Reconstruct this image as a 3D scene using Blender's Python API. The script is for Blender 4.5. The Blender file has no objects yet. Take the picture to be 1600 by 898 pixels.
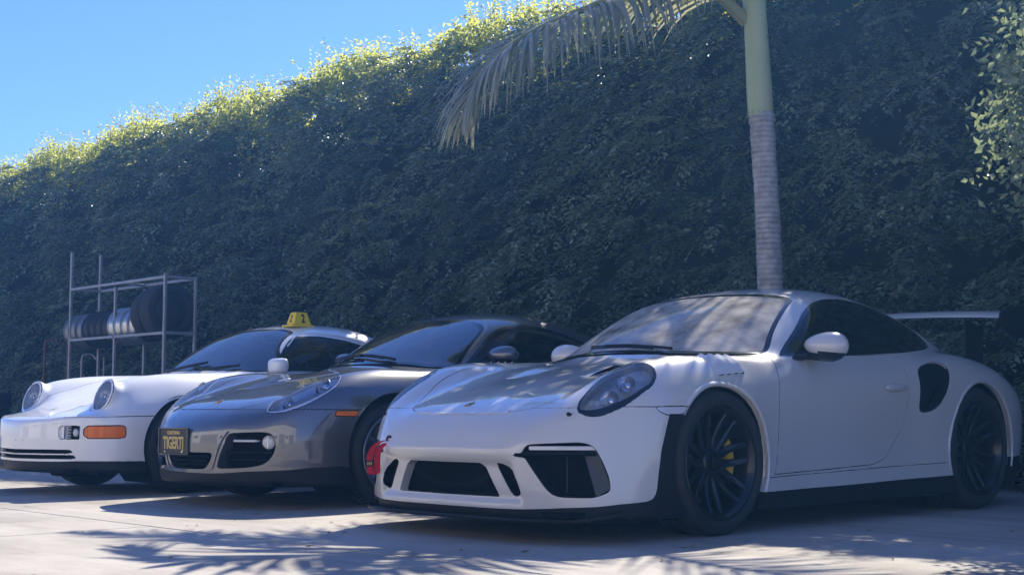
import bpy, math, random
import numpy as np
from mathutils import Matrix, Vector
sc = bpy.context.scene
# ---------------------------------------------------------------- camera, sky, sun, exposure
CAM_F, CAM_LOC = 2132.5/1600, (-5.2419, -4.9289, 0.6057)
CAM_YAW, CAM_PITCH, CAM_ROLL = 0.80687, 0.088024, -0.00178
def make_camera():
    d = np.array([math.cos(CAM_PITCH)*math.cos(CAM_YAW), math.cos(CAM_PITCH)*math.sin(CAM_YAW), math.sin(CAM_PITCH)])
    r = np.array([math.sin(CAM_YAW), -math.cos(CAM_YAW), 0]); u = np.cross(r, d)
    c, s = math.cos(CAM_ROLL), math.sin(CAM_ROLL); r, u = c*r+s*u, -s*r+c*u
    cam = bpy.data.cameras.new('camera'); cam.sensor_width = 36; cam.lens = CAM_F*36; cam.clip_end = 3000; cam.clip_start = .05
    o = bpy.data.objects.new('camera', cam); sc.collection.objects.link(o)
    o.matrix_world = Matrix([[r[i], u[i], -d[i], CAM_LOC[i]] for i in range(3)]+[[0, 0, 0, 1]])
    sc.camera = o
make_camera()
SUN = Vector((1.03, .45, 1.0)).normalized()
world = bpy.data.worlds.new('World'); sc.world = world; world.use_nodes = True
_nt = world.node_tree; _sky = _nt.nodes.new('ShaderNodeTexSky'); _sky.sky_type = 'NISHITA'; _sky.sun_disc = False
_sky.sun_elevation = math.asin(SUN.z); _sky.sun_rotation = math.atan2(SUN.x, SUN.y)
_sky.altitude = 50; _sky.air_density = 1.0; _sky.dust_density = 0.0; _sky.ozone_density = 8.0
_tint = _nt.nodes.new('ShaderNodeMix'); _tint.data_type = 'RGBA'; _tint.blend_type = 'MULTIPLY'; _tint.inputs[0].default_value = 1; _tint.inputs[7].default_value = (.63, .67, .96, 1)
_nt.links.new(_sky.outputs[0], _tint.inputs[6]); _nt.links.new(_tint.outputs[2], _nt.nodes['Background'].inputs[0]); _nt.nodes['Background'].inputs[1].default_value = .099
_sl = bpy.data.lights.new('sun', 'SUN'); _sl.energy = 3.75; _sl.angle = math.radians(.4); _sl.color = (1, .93, .82)
_so = bpy.data.objects.new('sun', _sl); sc.collection.objects.link(_so); _so.rotation_euler = (-SUN).to_track_quat('-Z', 'Y').to_euler(); _so.location = (20, 9, 20)
sc.view_settings.view_transform = 'Standard'; sc.view_settings.look = 'None'; sc.view_settings.exposure = 1.22; sc.view_settings.gamma = 1
sc.render.engine = 'CYCLES'; sc.cycles.use_denoising = True; sc.cycles.denoising_prefilter = 'ACCURATE'; sc.cycles.max_bounces = 8; sc.cycles.transparent_max_bounces = 12
sc.cycles.sample_clamp_indirect = 6; sc.cycles.caustics_reflective = False; sc.cycles.caustics_refractive = False
rng = np.random.default_rng(7); random.seed(7)
# ---------------------------------------------------------------- helpers
COL = sc.collection
def empty(name, loc=(0, 0, 0), parent=None, rz=0):
    o = bpy.data.objects.new(name, None); COL.objects.link(o); o.location = loc; o.rotation_euler = (0, 0, rz); o.empty_display_size = .1
    if parent: o.parent = parent
    return o
def tag(o, label=None, cat=None, group=None, kind=None):
    for k, v in (('label', label), ('category', cat), ('group', group), ('kind', kind)):
        if v: o[k] = v
    return o
def mesh_np(name, V, F, mat, parent=None, N=None, smooth=True, sharp=None, col=None, loc=None):
    """one mesh object from arrays (F: (n,3) or (n,4))"""
    V = np.ascontiguousarray(V, np.float32); F = np.ascontiguousarray(F, np.int32); k = F.shape[1]
    me = bpy.data.meshes.new(name); me.vertices.add(len(V)); me.vertices.foreach_set('co', V.ravel())
    me.loops.add(F.size); me.polygons.add(len(F)); me.loops.foreach_set('vertex_index', F.ravel())
    me.polygons.foreach_set('loop_start', np.arange(0, F.size, k, dtype=np.int32)); me.polygons.foreach_set('use_smooth', np.full(len(F), smooth))
    me.materials.append(mat); me.update(calc_edges=True)
    if N is not None: me.normals_split_custom_set_from_vertices(np.ascontiguousarray(N, np.float32))
    if sharp: me.set_sharp_from_angle(angle=math.radians(sharp))
    if col is not None:
        a = me.attributes.new('tint', 'FLOAT', 'POINT'); a.data.foreach_set('value', np.ascontiguousarray(col, np.float32))
    o = bpy.data.objects.new(name, me); COL.objects.link(o)
    if parent: o.parent = parent
    if loc is not None: o.location = loc
    return o
class MB:
    """collects simple solids into one mesh"""
    def __init__(s): s.v = []; s.f = []
    def add(s, V, F):
        n = len(s.v); s.v += [tuple(map(float, p)) for p in V]; s.f += [tuple(int(i)+n for i in f) for f in F]; return s
    def box(s, c, d, rot=None, bev=0.0, taper=1.0):
        x, y, z = [q/2 for q in d]; M = rot or Matrix.Identity(3); c = Vector(c)
        if bev <= 0:
            P = [(sx*x*(taper if sz > 0 else 1), sy*y*(taper if sz > 0 else 1), sz*z) for sz in (-1, 1) for sy in (-1, 1) for sx in (-1, 1)]
            return s.add([c+M@Vector(p) for p in P], [(0, 2, 3, 1), (4, 5, 7, 6), (0, 1, 5, 4), (2, 6, 7, 3), (0, 4, 6, 2), (1, 3, 7, 5)])
        b = min(bev, x*.95, y*.95, z*.95); rings = []
        for zz, i in ((-z, b), (-z+b, 0), (z-b, 0), (z, b)):
            t = 1+(taper-1)*(zz+z)/(2*z); X, Y = (x-i)*t, (y-i)*t; r = []
            for sx, sy in ((1, 1), (-1, 1), (-1, -1), (1, -1)):
                a = [(X-b, Y), (X, Y-b)]; p = [(sx*q[0], sy*q[1], zz) for q in a]; r += p[::-1] if sx*sy > 0 else p
            rings.append([c+M@Vector(p) for p in r])
        return s.loft(rings)
    def loft(s, rings, close=True, cap=True, wrap=False):
        n = len(rings[0]); V = [p for r in rings for p in r]; F = []; m = len(rings)
        for i in range(m if wrap else m-1):
            for j in range(n if close else n-1):
                a, b = i*n+j, i*n+(j+1) % n; c, d = ((i+1) % m)*n+(j+1) % n, ((i+1) % m)*n+j; F.append((a, b, c, d))
        if cap and not wrap: F += [tuple(range(n))[::-1], tuple(range((m-1)*n, m*n))]
        return s.add(V, F)
    def tube(s, path, r, n=8, cap=True):
        P = [Vector(p) for p in path]; R = r if hasattr(r, '__len__') else [r]*len(P); rings = []; up = None
        for i, p in enumerate(P):
            t = (P[min(i+1, len(P)-1)]-P[max(i-1, 0)]).normalized()
            if up is None: up = t.orthogonal().normalized()
            u = (up-t*up.dot(t)).normalized(); up = u; w = t.cross(u)
            rings.append([p+(u*math.cos(2*math.pi*k/n)+w*math.sin(2*math.pi*k/n))*R[i] for k in range(n)])
        return s.loft(rings, cap=cap)
    def lathe(s, prof, c=(0, 0, 0), axis='y', n=48, a0=0, a1=2*math.pi):
        """prof: (axial, radius) pairs"""
        full = abs(a1-a0) > 6.28; rings = []
        for k in range(n if full else n+1):
            t = a0+(a1-a0)*k/n; q = []
            for a, r in prof:
                p = {'y': (r*math.cos(t), a, r*math.sin(t)), 'x': (a, r*math.cos(t), r*math.sin(t)), 'z': (r*math.cos(t), r*math.sin(t), a)}[axis]
                q.append(Vector(c)+Vector(p))
            rings.append(q)
        return s.loft(rings, close=False, cap=False, wrap=full)
    def prism(s, poly, fn0, fn1):
        n = len(poly); return s.add([fn0(p) for p in poly]+[fn1(p) for p in poly], [(i, (i+1) % n, n+(i+1) % n, n+i) for i in range(n)]+[tuple(range(n))[::-1], tuple(range(n, 2*n))])
    def ell(s, c, r, n=16, m=10, fn=None):
        V = []; F = []
        for i in range(m+1):
            for j in range(n):
                a, b = math.pi*i/m, 2*math.pi*j/n; p = (math.sin(a)*math.cos(b), math.sin(a)*math.sin(b), math.cos(a)); p = fn(p) if fn else p
                V.append((c[0]+r[0]*p[0], c[1]+r[1]*p[1], c[2]+r[2]*p[2]))
        for i in range(m):
            for j in range(n): F.append((i*n+j, (i+1)*n+j, (i+1)*n+(j+1) % n, i*n+(j+1) % n))
        return s.add(V, F)
    def build(s, name, mat, parent=None, smooth=True, sharp=35, flip=False):
        import bmesh
        me = bpy.data.meshes.new(name); me.from_pydata(s.v, [], s.f); bm = bmesh.new(); bm.from_mesh(me)
        bmesh.ops.remove_doubles(bm, verts=bm.verts, dist=1e-6)
        bmesh.ops.recalc_face_normals(bm, faces=bm.faces); bm.to_mesh(me); bm.free(); me.materials.append(mat)
        me.polygons.foreach_set('use_smooth', np.full(len(me.polygons), smooth))
        if smooth and sharp: me.set_sharp_from_angle(angle=math.radians(sharp))
        o = bpy.data.objects.new(name, me); COL.objects.link(o)
        if parent: o.parent = parent
        return o
def text_obj(txt, name, mat, parent, loc, rot, size, sx=1.0, extrude=.001, align='CENTER', bold=0.0):
    cu = bpy.data.curves.new(name, 'FONT'); cu.body = txt; cu.size = size; cu.align_x = align; cu.align_y = 'CENTER'; cu.extrude = extrude; cu.offset = bold
    t = bpy.data.objects.new(name+'_src', cu); COL.objects.link(t); dg = bpy.context.evaluated_depsgraph_get(); me = bpy.data.meshes.new_from_object(t.evaluated_get(dg))
    bpy.data.objects.remove(t); o = bpy.data.objects.new(name, me); COL.objects.link(o); me.materials.clear(); me.materials.append(mat)
    o.parent = parent; o.location = loc; o.rotation_euler = rot; o.scale = (sx, 1, 1); return o
# ---------------------------------------------------------------- materials
def mat(name, col, rough=.5, metal=0.0, coat=0.0, spec=.5, trans=0.0, emit=None, bump=None, var=None, ior=1.45, coat_rough=.02, coat_ior=1.5):
    m = bpy.data.materials.new(name); m.use_nodes = True; nt = m.node_tree; b = nt.nodes['Principled BSDF']
    b.inputs['Base Color'].default_value = (*col, 1); b.inputs['Roughness'].default_value = rough; b.inputs['Metallic'].default_value = metal
    b.inputs['Coat Weight'].default_value = coat; b.inputs['Coat Roughness'].default_value = coat_rough; b.inputs['Coat IOR'].default_value = coat_ior; b.inputs['Specular IOR Level'].default_value = spec; b.inputs['IOR'].default_value = ior
    b.inputs['Transmission Weight'].default_value = trans
    tc = nt.nodes.new('ShaderNodeTexCoord')
    def noise(scale, detail=5, rgh=.6, stretch=None):
        n = nt.nodes.new('ShaderNodeTexNoise'); n.inputs['Scale'].default_value = scale; n.inputs['Detail'].default_value = detail; n.inputs['Roughness'].default_value = rgh
        src = tc.outputs['Object']
        if stretch:
            mp = nt.nodes.new('ShaderNodeMapping'); mp.inputs['Scale'].default_value = stretch; nt.links.new(src, mp.inputs[0]); src = mp.outputs[0]
        nt.links.new(src, n.inputs['Vector']); return n
    if var:   # (scale, amount[, second colour])
        n = noise(var[0]); r = nt.nodes.new('ShaderNodeMapRange'); r.inputs[1].default_value = .3; r.inputs[2].default_value = .7; r.inputs[3].default_value = 0; r.inputs[4].default_value = var[1]
        nt.links.new(n.outputs[0], r.inputs[0]); mx = nt.nodes.new('ShaderNodeMix'); mx.data_type = 'RGBA'; mx.inputs[6].default_value = (*col, 1); c2 = var[2] if len(var) > 2 else tuple(c*.5 for c in col)
        mx.inputs[7].default_value = (*c2, 1); nt.links.new(r.outputs[0], mx.inputs[0]); nt.links.new(mx.outputs[2], b.inputs['Base Color'])
    if bump:  # (scale, strength[, stretch])
        n = noise(bump[0], 6, .65, bump[2] if len(bump) > 2 else None); bp = nt.nodes.new('ShaderNodeBump'); bp.inputs['Strength'].default_value = bump[1]; bp.inputs['Distance'].default_value = .01
        nt.links.new(n.outputs[0], bp.inputs['Height']); nt.links.new(bp.outputs[0], b.inputs['Normal'])
    return m
def glass_mat(name, tint, dust=0.0, ior=1.5, dustcol=(.6, .58, .52)):
    m = bpy.data.materials.new(name); m.use_nodes = True; nt = m.node_tree; nt.nodes.clear(); out = nt.nodes.new('ShaderNodeOutputMaterial')
    tr = nt.nodes.new('ShaderNodeBsdfTransparent'); tr.inputs[0].default_value = (*tint, 1); gl = nt.nodes.new('ShaderNodeBsdfGlossy'); gl.inputs['Roughness'].default_value = .01
    fr = nt.nodes.new('ShaderNodeFresnel'); fr.inputs[0].default_value = ior; mx = nt.nodes.new('ShaderNodeMixShader')
    nt.links.new(fr.outputs[0], mx.inputs[0]); nt.links.new(tr.outputs[0], mx.inputs[1]); nt.links.new(gl.outputs[0], mx.inputs[2]); res = mx
    if dust:
        df = nt.nodes.new('ShaderNodeBsdfDiffuse'); df.inputs[0].default_value = (*dustcol, 1); tc = nt.nodes.new('ShaderNodeTexCoord'); n = nt.nodes.new('ShaderNodeTexNoise'); n.inputs['Scale'].default_value = 9; n.inputs['Detail'].default_value = 8
        nt.links.new(tc.outputs['Object'], n.inputs['Vector']); r = nt.nodes.new('ShaderNodeMapRange'); r.inputs[1].default_value = .25; r.inputs[2].default_value = .75; r.inputs[3].default_value = dust*.4; r.inputs[4].default_value = dust*1.6
        nt.links.new(n.outputs[0], r.inputs[0]); m2 = nt.nodes.new('ShaderNodeMixShader'); nt.links.new(r.outputs[0], m2.inputs[0]); nt.links.new(mx.outputs[0], m2.inputs[1]); nt.links.new(df.outputs[0], m2.inputs[2]); res = m2
    nt.links.new(res.outputs[0], out.inputs[0]); return m
def leaf_mat(name, c1, c2, tr=(.35, .45, .05), mix=.35, rough=.45):
    m = bpy.data.materials.new(name); m.use_nodes = True; nt = m.node_tree; b = nt.nodes['Principled BSDF']; b.inputs['Roughness'].default_value = rough
    a = nt.nodes.new('ShaderNodeAttribute'); a.attribute_name = 'tint'; mx = nt.nodes.new('ShaderNodeMix'); mx.data_type = 'RGBA'; mx.inputs[6].default_value = (*c1, 1); mx.inputs[7].default_value = (*c2, 1)
    nt.links.new(a.outputs['Fac'], mx.inputs[0]); nt.links.new(mx.outputs[2], b.inputs['Base Color'])
    t = nt.nodes.new('ShaderNodeBsdfTranslucent'); t.inputs[0].default_value = (*tr, 1); ms = nt.nodes.new('ShaderNodeMixShader'); ms.inputs[0].default_value = mix
    out = nt.nodes['Material Output']; nt.links.new(b.outputs[0], ms.inputs[1]); nt.links.new(t.outputs[0], ms.inputs[2]); nt.links.new(ms.outputs[0], out.inputs[0]); return m
M = dict(
 rs=mat('warm_grey_paint', (.62, .595, .55), .34, coat=1.0, coat_ior=1.62, var=(2.2, .10, (.57, .55, .51))),
 ca=mat('dark_grey_metallic_paint', (.135, .138, .148), .32, .6, 1.0, coat_ior=1.7, var=(3, .15, (.115, .117, .126))),
 nf=mat('white_paint', (.86, .86, .84), .35, coat=1.0, coat_ior=1.6, var=(2.5, .06, (.78, .78, .76))),
 black=mat('black_plastic', (.010, .010, .011), .5, spec=.28, bump=(160, .08)), satin=mat('satin_black', (.012, .012, .013), .3), gloss=mat('gloss_black', (.008, .008, .009), .12, coat=.6),
 rubber=mat('tyre_rubber', (.018, .018, .019), .72, var=(14, .5, (.035, .033, .03)), bump=(90, .15)), dark=mat('dark_cavity', (.006, .006, .007), .9, spec=.1),
 rimblack=mat('rim_black', (.014, .014, .016), .28, .3, .3), rimgrey=mat('rim_grey', (.28, .28, .29), .3, .8, .4), steel=mat('bare_steel', (.45, .45, .46), .42, .85, var=(8, .6, (.25, .22, .19))),
 disc=mat('brake_disc', (.20, .19, .19), .35, .9), yellow=mat('yellow_caliper', (.62, .40, .02), .35, coat=.4), chrome=mat('chrome', (.75, .76, .78), .08, 1.0),
 reflector=mat('reflector_silver', (.72, .73, .75), .18, 1.0), lens=glass_mat('clear_lens', (.93, .95, .97), ior=1.5), glass=glass_mat('tinted_glass', (.36, .40, .40), .03, ior=3.6), rsglass=glass_mat('dusty_windscreen', (.36, .39, .38), .52, ior=1.9, dustcol=(.66, .61, .52)),
 sideglass=glass_mat('dark_side_glass', (.10, .11, .115), .012), amber=mat('amber_lens', (.90, .19, .008), .3, coat=.5, spec=.3, var=(40, .4, (.75, .13, .005)), bump=(220, .3)), white=mat('white_plastic', (.75, .75, .73), .35), clearw=mat('frosted_lamp', (.62, .63, .65), .15, coat=1.0),
 red=mat('red_webbing', (.55, .012, .03), .75, bump=(300, .3, (1, 1, 8))), gold=mat('gold', (.6, .42, .12), .3, .9), enamelred=mat('enamel_red', (.45, .02, .02), .25), plate=mat('plate_black', (.008, .008, .010), .35), plateyellow=mat('plate_yellow', (.62, .46, .15), .45),
 sign=mat('yellow_sign', (.95, .66, .015), .42, var=(12, .2, (.80, .55, .01))), ink=mat('black_ink', (.008, .008, .008), .5), interior=mat('interior_black', (.018, .018, .020), .7), alcantara=mat('seat_cloth', (.03, .03, .033), .9),
)
# ---------------------------------------------------------------- ground: concrete slabs with control joints
def concrete():
    m = bpy.data.materials.new('concrete'); m.use_nodes = True; nt = m.node_tree; b = nt.nodes['Principled BSDF']; L = nt.links
    g = nt.nodes.new('ShaderNodeNewGeometry')
    def noise(scale, det, rough, st=(1, 1, 1)):
        mp = nt.nodes.new('ShaderNodeMapping'); mp.inputs['Scale'].default_value = st; L.new(g.outputs['Position'], mp.inputs[0])
        n = nt.nodes.new('ShaderNodeTexNoise'); n.inputs['Scale'].default_value = scale; n.inputs['Detail'].default_value = det; n.inputs['Roughness'].default_value = rough; L.new(mp.outputs[0], n.inputs['Vector']); return n.outputs[0]
    def ramp(src, a, c):
        r = nt.nodes.new('ShaderNodeValToRGB'); r.color_ramp.elements[0].position = a[0]; r.color_ramp.elements[1].position = a[1]; r.color_ramp.elements[0].color = (*c[0], 1); r.color_ramp.elements[1].color = (*c[1], 1); L.new(src, r.inputs[0]); return r.outputs[0]
    def mul(a, c, f):
        x = nt.nodes.new('ShaderNodeMix'); x.data_type = 'RGBA'; x.blend_type = 'MULTIPLY'; x.inputs[0].default_value = f; L.new(a, x.inputs[6]); L.new(c, x.inputs[7]); return x.outputs[2]
    base = ramp(noise(.9, 8, .62), (.30, .72), ((.395, .36, .305), (.515, .475, .405)))
    base = mul(base, ramp(noise(7, 8, .7, (1, .35, 1)), (.28, .6), ((.80, .79, .77), (1, 1, 1))), .8)
    base = mul(base, ramp(noise(.45, 5, .55), (.36, .50), ((.62, .61, .60), (1, 1, 1))), .75)
    base = mul(base, ramp(noise(60, 4, .7), (.25, .5), ((.75, .74, .73), (1, 1, 1))), .7)
    base = mul(base, ramp(noise(5.2, 3, .5), (.255, .29), ((.42, .40, .38), (1, 1, 1))), .8)
    base = mul(base, ramp(noise(1.6, 6, .6, (1.6, .22, 1)), (.40, .52), ((.80, .79, .78), (1, 1, 1))), .8)
    base = mul(base, ramp(noise(22, 2, .5), (.235, .26), ((.35, .33, .31), (1, 1, 1))), .9)
    L.new(base, b.inputs['Base Color']); b.inputs['Roughness'].default_value = .82; b.inputs['Specular IOR Level'].default_value = .3
    bp = nt.nodes.new('ShaderNodeBump'); bp.inputs['Strength'].default_value = .35; bp.inputs['Distance'].default_value = .004; L.new(noise(120, 6, .7), bp.inputs['Height']); L.new(bp.outputs[0], b.inputs['Normal']); return m
M['concrete'] = concrete(); M['joint'] = mat('joint_dirt', (.055, .05, .045), .95)
def make_ground():
    R = 75
    MB().add([(-R, -R, -.03), (R, -R, -.03), (R, R, -.03), (-R, R, -.03)], [(0, 1, 2, 3)]).build('ground', M['joint'], smooth=False)
    root = bpy.data.objects['ground']; tag(root, kind='structure')
    g = .0055
    xs = [-60, -10.05, -5.85, -1.65, 3.0, 7.6, 60]; 
    for i in range(len(xs)-1):
        x0, x1 = xs[i]+g, xs[i+1]-g
        ys = [-60, -7.6, -3.05, 1.52, 6.1, 10.7, 15.3, 60] if xs[i+1] <= -1.6 else ([-60, -4.4, 12.0, 60] if i == 3 else [-60, 5, 60])
        for j in range(len(ys)-1):
            y0, y1 = ys[j]+g*.7, ys[j+1]-g*.7; mb = MB(); dz = random.uniform(-.0012, .0012); e = .003
            mb.add([(x0, y0, -.028), (x1, y0, -.028), (x1, y1, -.028), (x0, y1, -.028), (x0, y0, dz-e), (x1, y0, dz-e), (x1, y1, dz-e), (x0, y1, dz-e), (x0+e, y0+e, dz), (x1-e, y0+e, dz), (x1-e, y1-e, dz), (x0+e, y1-e, dz)],
                   [(0, 1, 5, 4), (1, 2, 6, 5), (2, 3, 7, 6), (3, 0, 4, 7), (4, 5, 9, 8), (5, 6, 10, 9), (6, 7, 11, 10), (7, 4, 8, 11), (8, 9, 10, 11)])
            mb.build('concrete_slab', M['concrete'], root, smooth=False)
    # apron round the yard
    F = 75; mb = MB()
    for x0, x1, y0, y1 in ((-F, -60, -F, F), (60, F, -F, F), (-60, 60, -F, -60), (-60, 60, 60, F)): mb.add([(x0, y0, -.002), (x1, y0, -.002), (x1, y1, -.002), (x0, y1, -.002)], [(0, 1, 2, 3)])
    mb.build('far_apron', M['concrete'], root, smooth=False)
make_ground()
# ---------------------------------------------------------------- foliage
def unit(a): return a/np.maximum(np.linalg.norm(a, axis=-1, keepdims=True), 1e-9)
def leaf_mesh(P, D, U, L, W, fold=.25, curl=.15):
    """five vertices, four triangles a leaf: pointed ends, folded along the rib"""
    D = unit(D); S = unit(np.cross(D, U)); U = np.cross(S, D); L = L[:, None]; W = W[:, None]
    m = P+D*L*.52-U*W*fold; l = P+D*L*.45+S*W*.5+U*W*.06; r = P+D*L*.45-S*W*.5+U*W*.06; t = P+D*L-U*L*curl
    V = np.stack([P, l, r, m, t], 1).reshape(-1, 3); b = np.arange(len(P))[:, None]*5
    F = np.concatenate([b+[[0, 3, 1]], b+[[0, 2, 3]], b+[[1, 3, 4]], b+[[3, 2, 4]]]); return V, F
def sprays(O, A, n, length, leaf, spread=1.0, droop=.25, jit=.5):
    """twigs at O heading A, n leaves each, alternate; returns leaf arrays and twig lines"""
    N = len(O); A = unit(A+rng.normal(0, .15, A.shape)); side = unit(np.cross(A, rng.normal(0, 1, A.shape))); up2 = np.cross(side, A)
    t = (np.arange(n)+.6)/n; t = t[None, :]+rng.uniform(-.03, .03, (N, n)); ln = length*rng.uniform(.6, 1.25, N)
    c = O[:, None]+A[:, None]*(t*ln[:, None])[..., None]; c[..., 2] -= droop*ln[:, None]*t**2*.6
    sg = np.where(np.arange(n) % 2, 1, -1)[None, :, None]
    ph = rng.uniform(-.7, .7, (N, n))[..., None]
    d = A[:, None]*.65+spread*(side[:, None]*np.cos(ph)+up2[:, None]*np.sin(ph))*sg+rng.normal(0, jit*.5, (N, n, 3)); d[..., 2] -= .12
    u = unit(np.array([-.30, -.2, .55])+rng.normal(0, jit*1.3, (N, n, 3)))
    sz = leaf*rng.uniform(.65, 1.3, (N, n)); tint = np.clip(rng.beta(.7, 2.6, (N, 1))+.14*np.sin(O[:, 1:2]*1.9+O[:, 2:3]*2.3)*np.sin(O[:, 2:3]*3.1-O[:, 1:2])+rng.normal(0, .12, (N, n)), 0, 1)
    return c.reshape(-1, 3), d.reshape(-1, 3), u.reshape(-1, 3), sz.ravel(), tint.ravel(), (O, O+A*ln[:, None])
M['leaf'] = leaf_mat('hedge_leaf', (.062, .098, .060), (.40, .48, .31), (.40, .46, .09), .14, .40)
M['leaf3'] = leaf_mat('sunlit_hedge_leaf', (.085, .125, .038), (.27, .29, .10), (.85, .86, .17), .52, .45)  # brighter copy of the hedge leaf: crown sunlight put into its colour
M['leaf2'] = leaf_mat('shrub_leaf', (.11, .155, .10), (.30, .33, .22), (.40, .48, .22), .32, .35)
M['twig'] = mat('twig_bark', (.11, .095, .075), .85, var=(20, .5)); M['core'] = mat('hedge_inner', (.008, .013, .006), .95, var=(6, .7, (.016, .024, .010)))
HX, HZ = 4.55, 4.92
def hedge_face(y, z):
    """depth of the clipped face: gently lumpy"""
    return HX+.10*np.sin(y*1.1+z*.7)+.10*np.sin(y*2.7-z*1.9+1)+.075*np.sin(y*5.3+z*4.1)+.05*np.sin(y*8.1-z*6.7)-.05*np.sin(z*1.3)+.55*np.clip((z-4.1)/.8, 0, 1)**2
def make_hedge():
    root = empty('hedge', (HX+.9, 9, 0)); tag(root, 'tall clipped leafy green hedge running behind the parked cars, sunlit along its top', 'hedge')
    back = HX+.95
    def P(o): o.parent = root; o.matrix_parent_inverse = Matrix.Translation((-(HX+.9), -9, 0)); return o
    # shaded woody inside
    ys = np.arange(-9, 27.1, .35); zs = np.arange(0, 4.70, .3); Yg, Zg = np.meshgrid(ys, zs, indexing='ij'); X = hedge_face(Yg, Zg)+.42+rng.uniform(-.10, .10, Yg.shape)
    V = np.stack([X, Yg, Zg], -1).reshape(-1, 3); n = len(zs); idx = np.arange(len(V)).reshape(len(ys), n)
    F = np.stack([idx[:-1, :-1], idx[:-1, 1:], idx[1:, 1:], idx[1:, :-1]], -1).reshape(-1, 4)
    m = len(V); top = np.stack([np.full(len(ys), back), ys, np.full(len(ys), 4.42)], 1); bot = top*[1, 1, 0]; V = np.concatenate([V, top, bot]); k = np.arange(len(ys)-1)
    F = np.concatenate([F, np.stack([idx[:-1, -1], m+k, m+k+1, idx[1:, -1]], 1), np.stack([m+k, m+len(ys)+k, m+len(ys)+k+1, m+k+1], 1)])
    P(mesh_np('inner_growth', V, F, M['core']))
    # face
    out = []; tw = []
    def fans(O, n, leaf, size, tint0=0.0, lift=0.0):
        """leafy sprays: flat drooping fans of twigs, lit on top, open below"""
        N = len(O); az = rng.normal(0, .45, N); pit = rng.normal(-.10+lift, .28, N); k = 5
        for i in range(k):
            a = az+(i-(k-1)/2)*.42+rng.normal(0, .10, N); p = pit+rng.normal(0, .12, N); A = np.stack([-np.cos(a)*np.cos(p), np.sin(a)*np.cos(p), np.sin(p)], 1)
            ln = size*(1-.13*abs(i-(k-1)/2))*rng.uniform(.75, 1.25, N); side = unit(np.cross(A, [0, 0, 1.0])+rng.normal(0, .12, A.shape)); nn = np.cross(side, A)
            t = (np.arange(n)+.5)/n; t = .22+.78*(t[None]+rng.uniform(-.04, .04, (N, n))); c = O[:, None]+A[:, None]*(t*ln[:, None])[..., None]; c[..., 2] -= .55*ln[:, None]*t**2
            sg = np.where(np.arange(n) % 2, 1, -1)[None, :, None]; d = A[:, None]*(.55+.5*t[..., None])+side[:, None]*sg*(1.05-.55*t[..., None])+rng.normal(0, .16, (N, n, 3)); d[..., 2] -= .30*t
            u = unit(nn[:, None]+A[:, None]*.25*t[..., None]+rng.normal(0, .26, (N, n, 3))); sz = leaf*rng.uniform(.7, 1.25, (N, n))*(1.1-.35*t)
            tn = np.clip(tint0+rng.beta(.9, 3.0, (N, 1))+.12*np.sin(O[:, 1:2]*1.9+O[:, 2:3]*2.3)+.35*np.clip(t-.7, 0, 1)+rng.normal(0, .10, (N, n)), 0, 1)
            out.append((c.reshape(-1, 3), d.reshape(-1, 3), u.reshape(-1, 3), sz.ravel(), tn.ravel())); tw.append((O, O+A*ln[:, None]-np.stack([0*ln, 0*ln, .5*ln], 1)))
    def face(y0, y1, dens, leaf, n, size):
        N = int((y1-y0)*4.75*dens); y = rng.uniform(y0, y1, N); z = 4.75*rng.uniform(.01, 1, N)**.95; x = hedge_face(y, z)+.22-.34*rng.uniform(0, 1, N)**.8; fans(np.stack([x, y, z], 1), n, leaf, size)
    face(-3.5, 3.0, 46, .074, 9, .34); face(3.0, 9.0, 43, .080, 8, .35); face(9, 17, 33, .090, 7, .38); face(17, 26.5, 23, .105, 6, .42)
    N = 260; y = rng.uniform(-3.5, 16, N); z = rng.uniform(.4, 4.6, N); fans(np.stack([hedge_face(y, z)-.08, y, z], 1), 9, .066, .36, .30, .25)
    # crown: looser, sunlit, with shoots standing proud
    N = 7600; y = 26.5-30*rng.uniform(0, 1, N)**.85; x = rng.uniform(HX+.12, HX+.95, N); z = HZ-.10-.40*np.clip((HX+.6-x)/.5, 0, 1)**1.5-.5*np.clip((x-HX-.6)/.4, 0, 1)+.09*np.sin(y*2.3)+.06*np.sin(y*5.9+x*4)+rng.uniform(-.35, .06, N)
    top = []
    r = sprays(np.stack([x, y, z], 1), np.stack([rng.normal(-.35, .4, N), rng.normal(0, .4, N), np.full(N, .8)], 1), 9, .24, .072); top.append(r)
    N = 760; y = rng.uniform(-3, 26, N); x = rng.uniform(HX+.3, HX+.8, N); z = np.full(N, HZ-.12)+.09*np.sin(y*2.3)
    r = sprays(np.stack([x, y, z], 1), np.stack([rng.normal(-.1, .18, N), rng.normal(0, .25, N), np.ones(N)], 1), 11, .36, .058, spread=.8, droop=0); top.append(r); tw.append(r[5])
    T = [np.concatenate([o[i] for o in top]) for i in range(5)]; V, F = leaf_mesh(T[0], T[1], T[2], T[3], T[3]*rng.uniform(.42, .56, len(T[3]))); tag(P(mesh_np('sunlit_leaves', V, F, M['leaf3'], smooth=False, col=np.repeat(T[4], 5))), kind='stuff')
    C = [np.concatenate([o[i] for o in out]) for i in range(5)]
    V, F = leaf_mesh(C[0], C[1], C[2], C[3], C[3]*rng.uniform(.42, .56, len(C[3]))); o = P(mesh_np('leaves', V, F, M['leaf'], smooth=False, col=np.repeat(C[4], 5))); tag(o, kind='stuff')
    # bare twigs
    a = np.concatenate([t[0] for t in tw])[::4]; b = np.concatenate([t[1] for t in tw])[::4]; d = b-a; s = unit(np.cross(d, rng.normal(0, 1, d.shape)))*.004; u = unit(np.cross(d, s))*.004; q = a-d*.3
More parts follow.
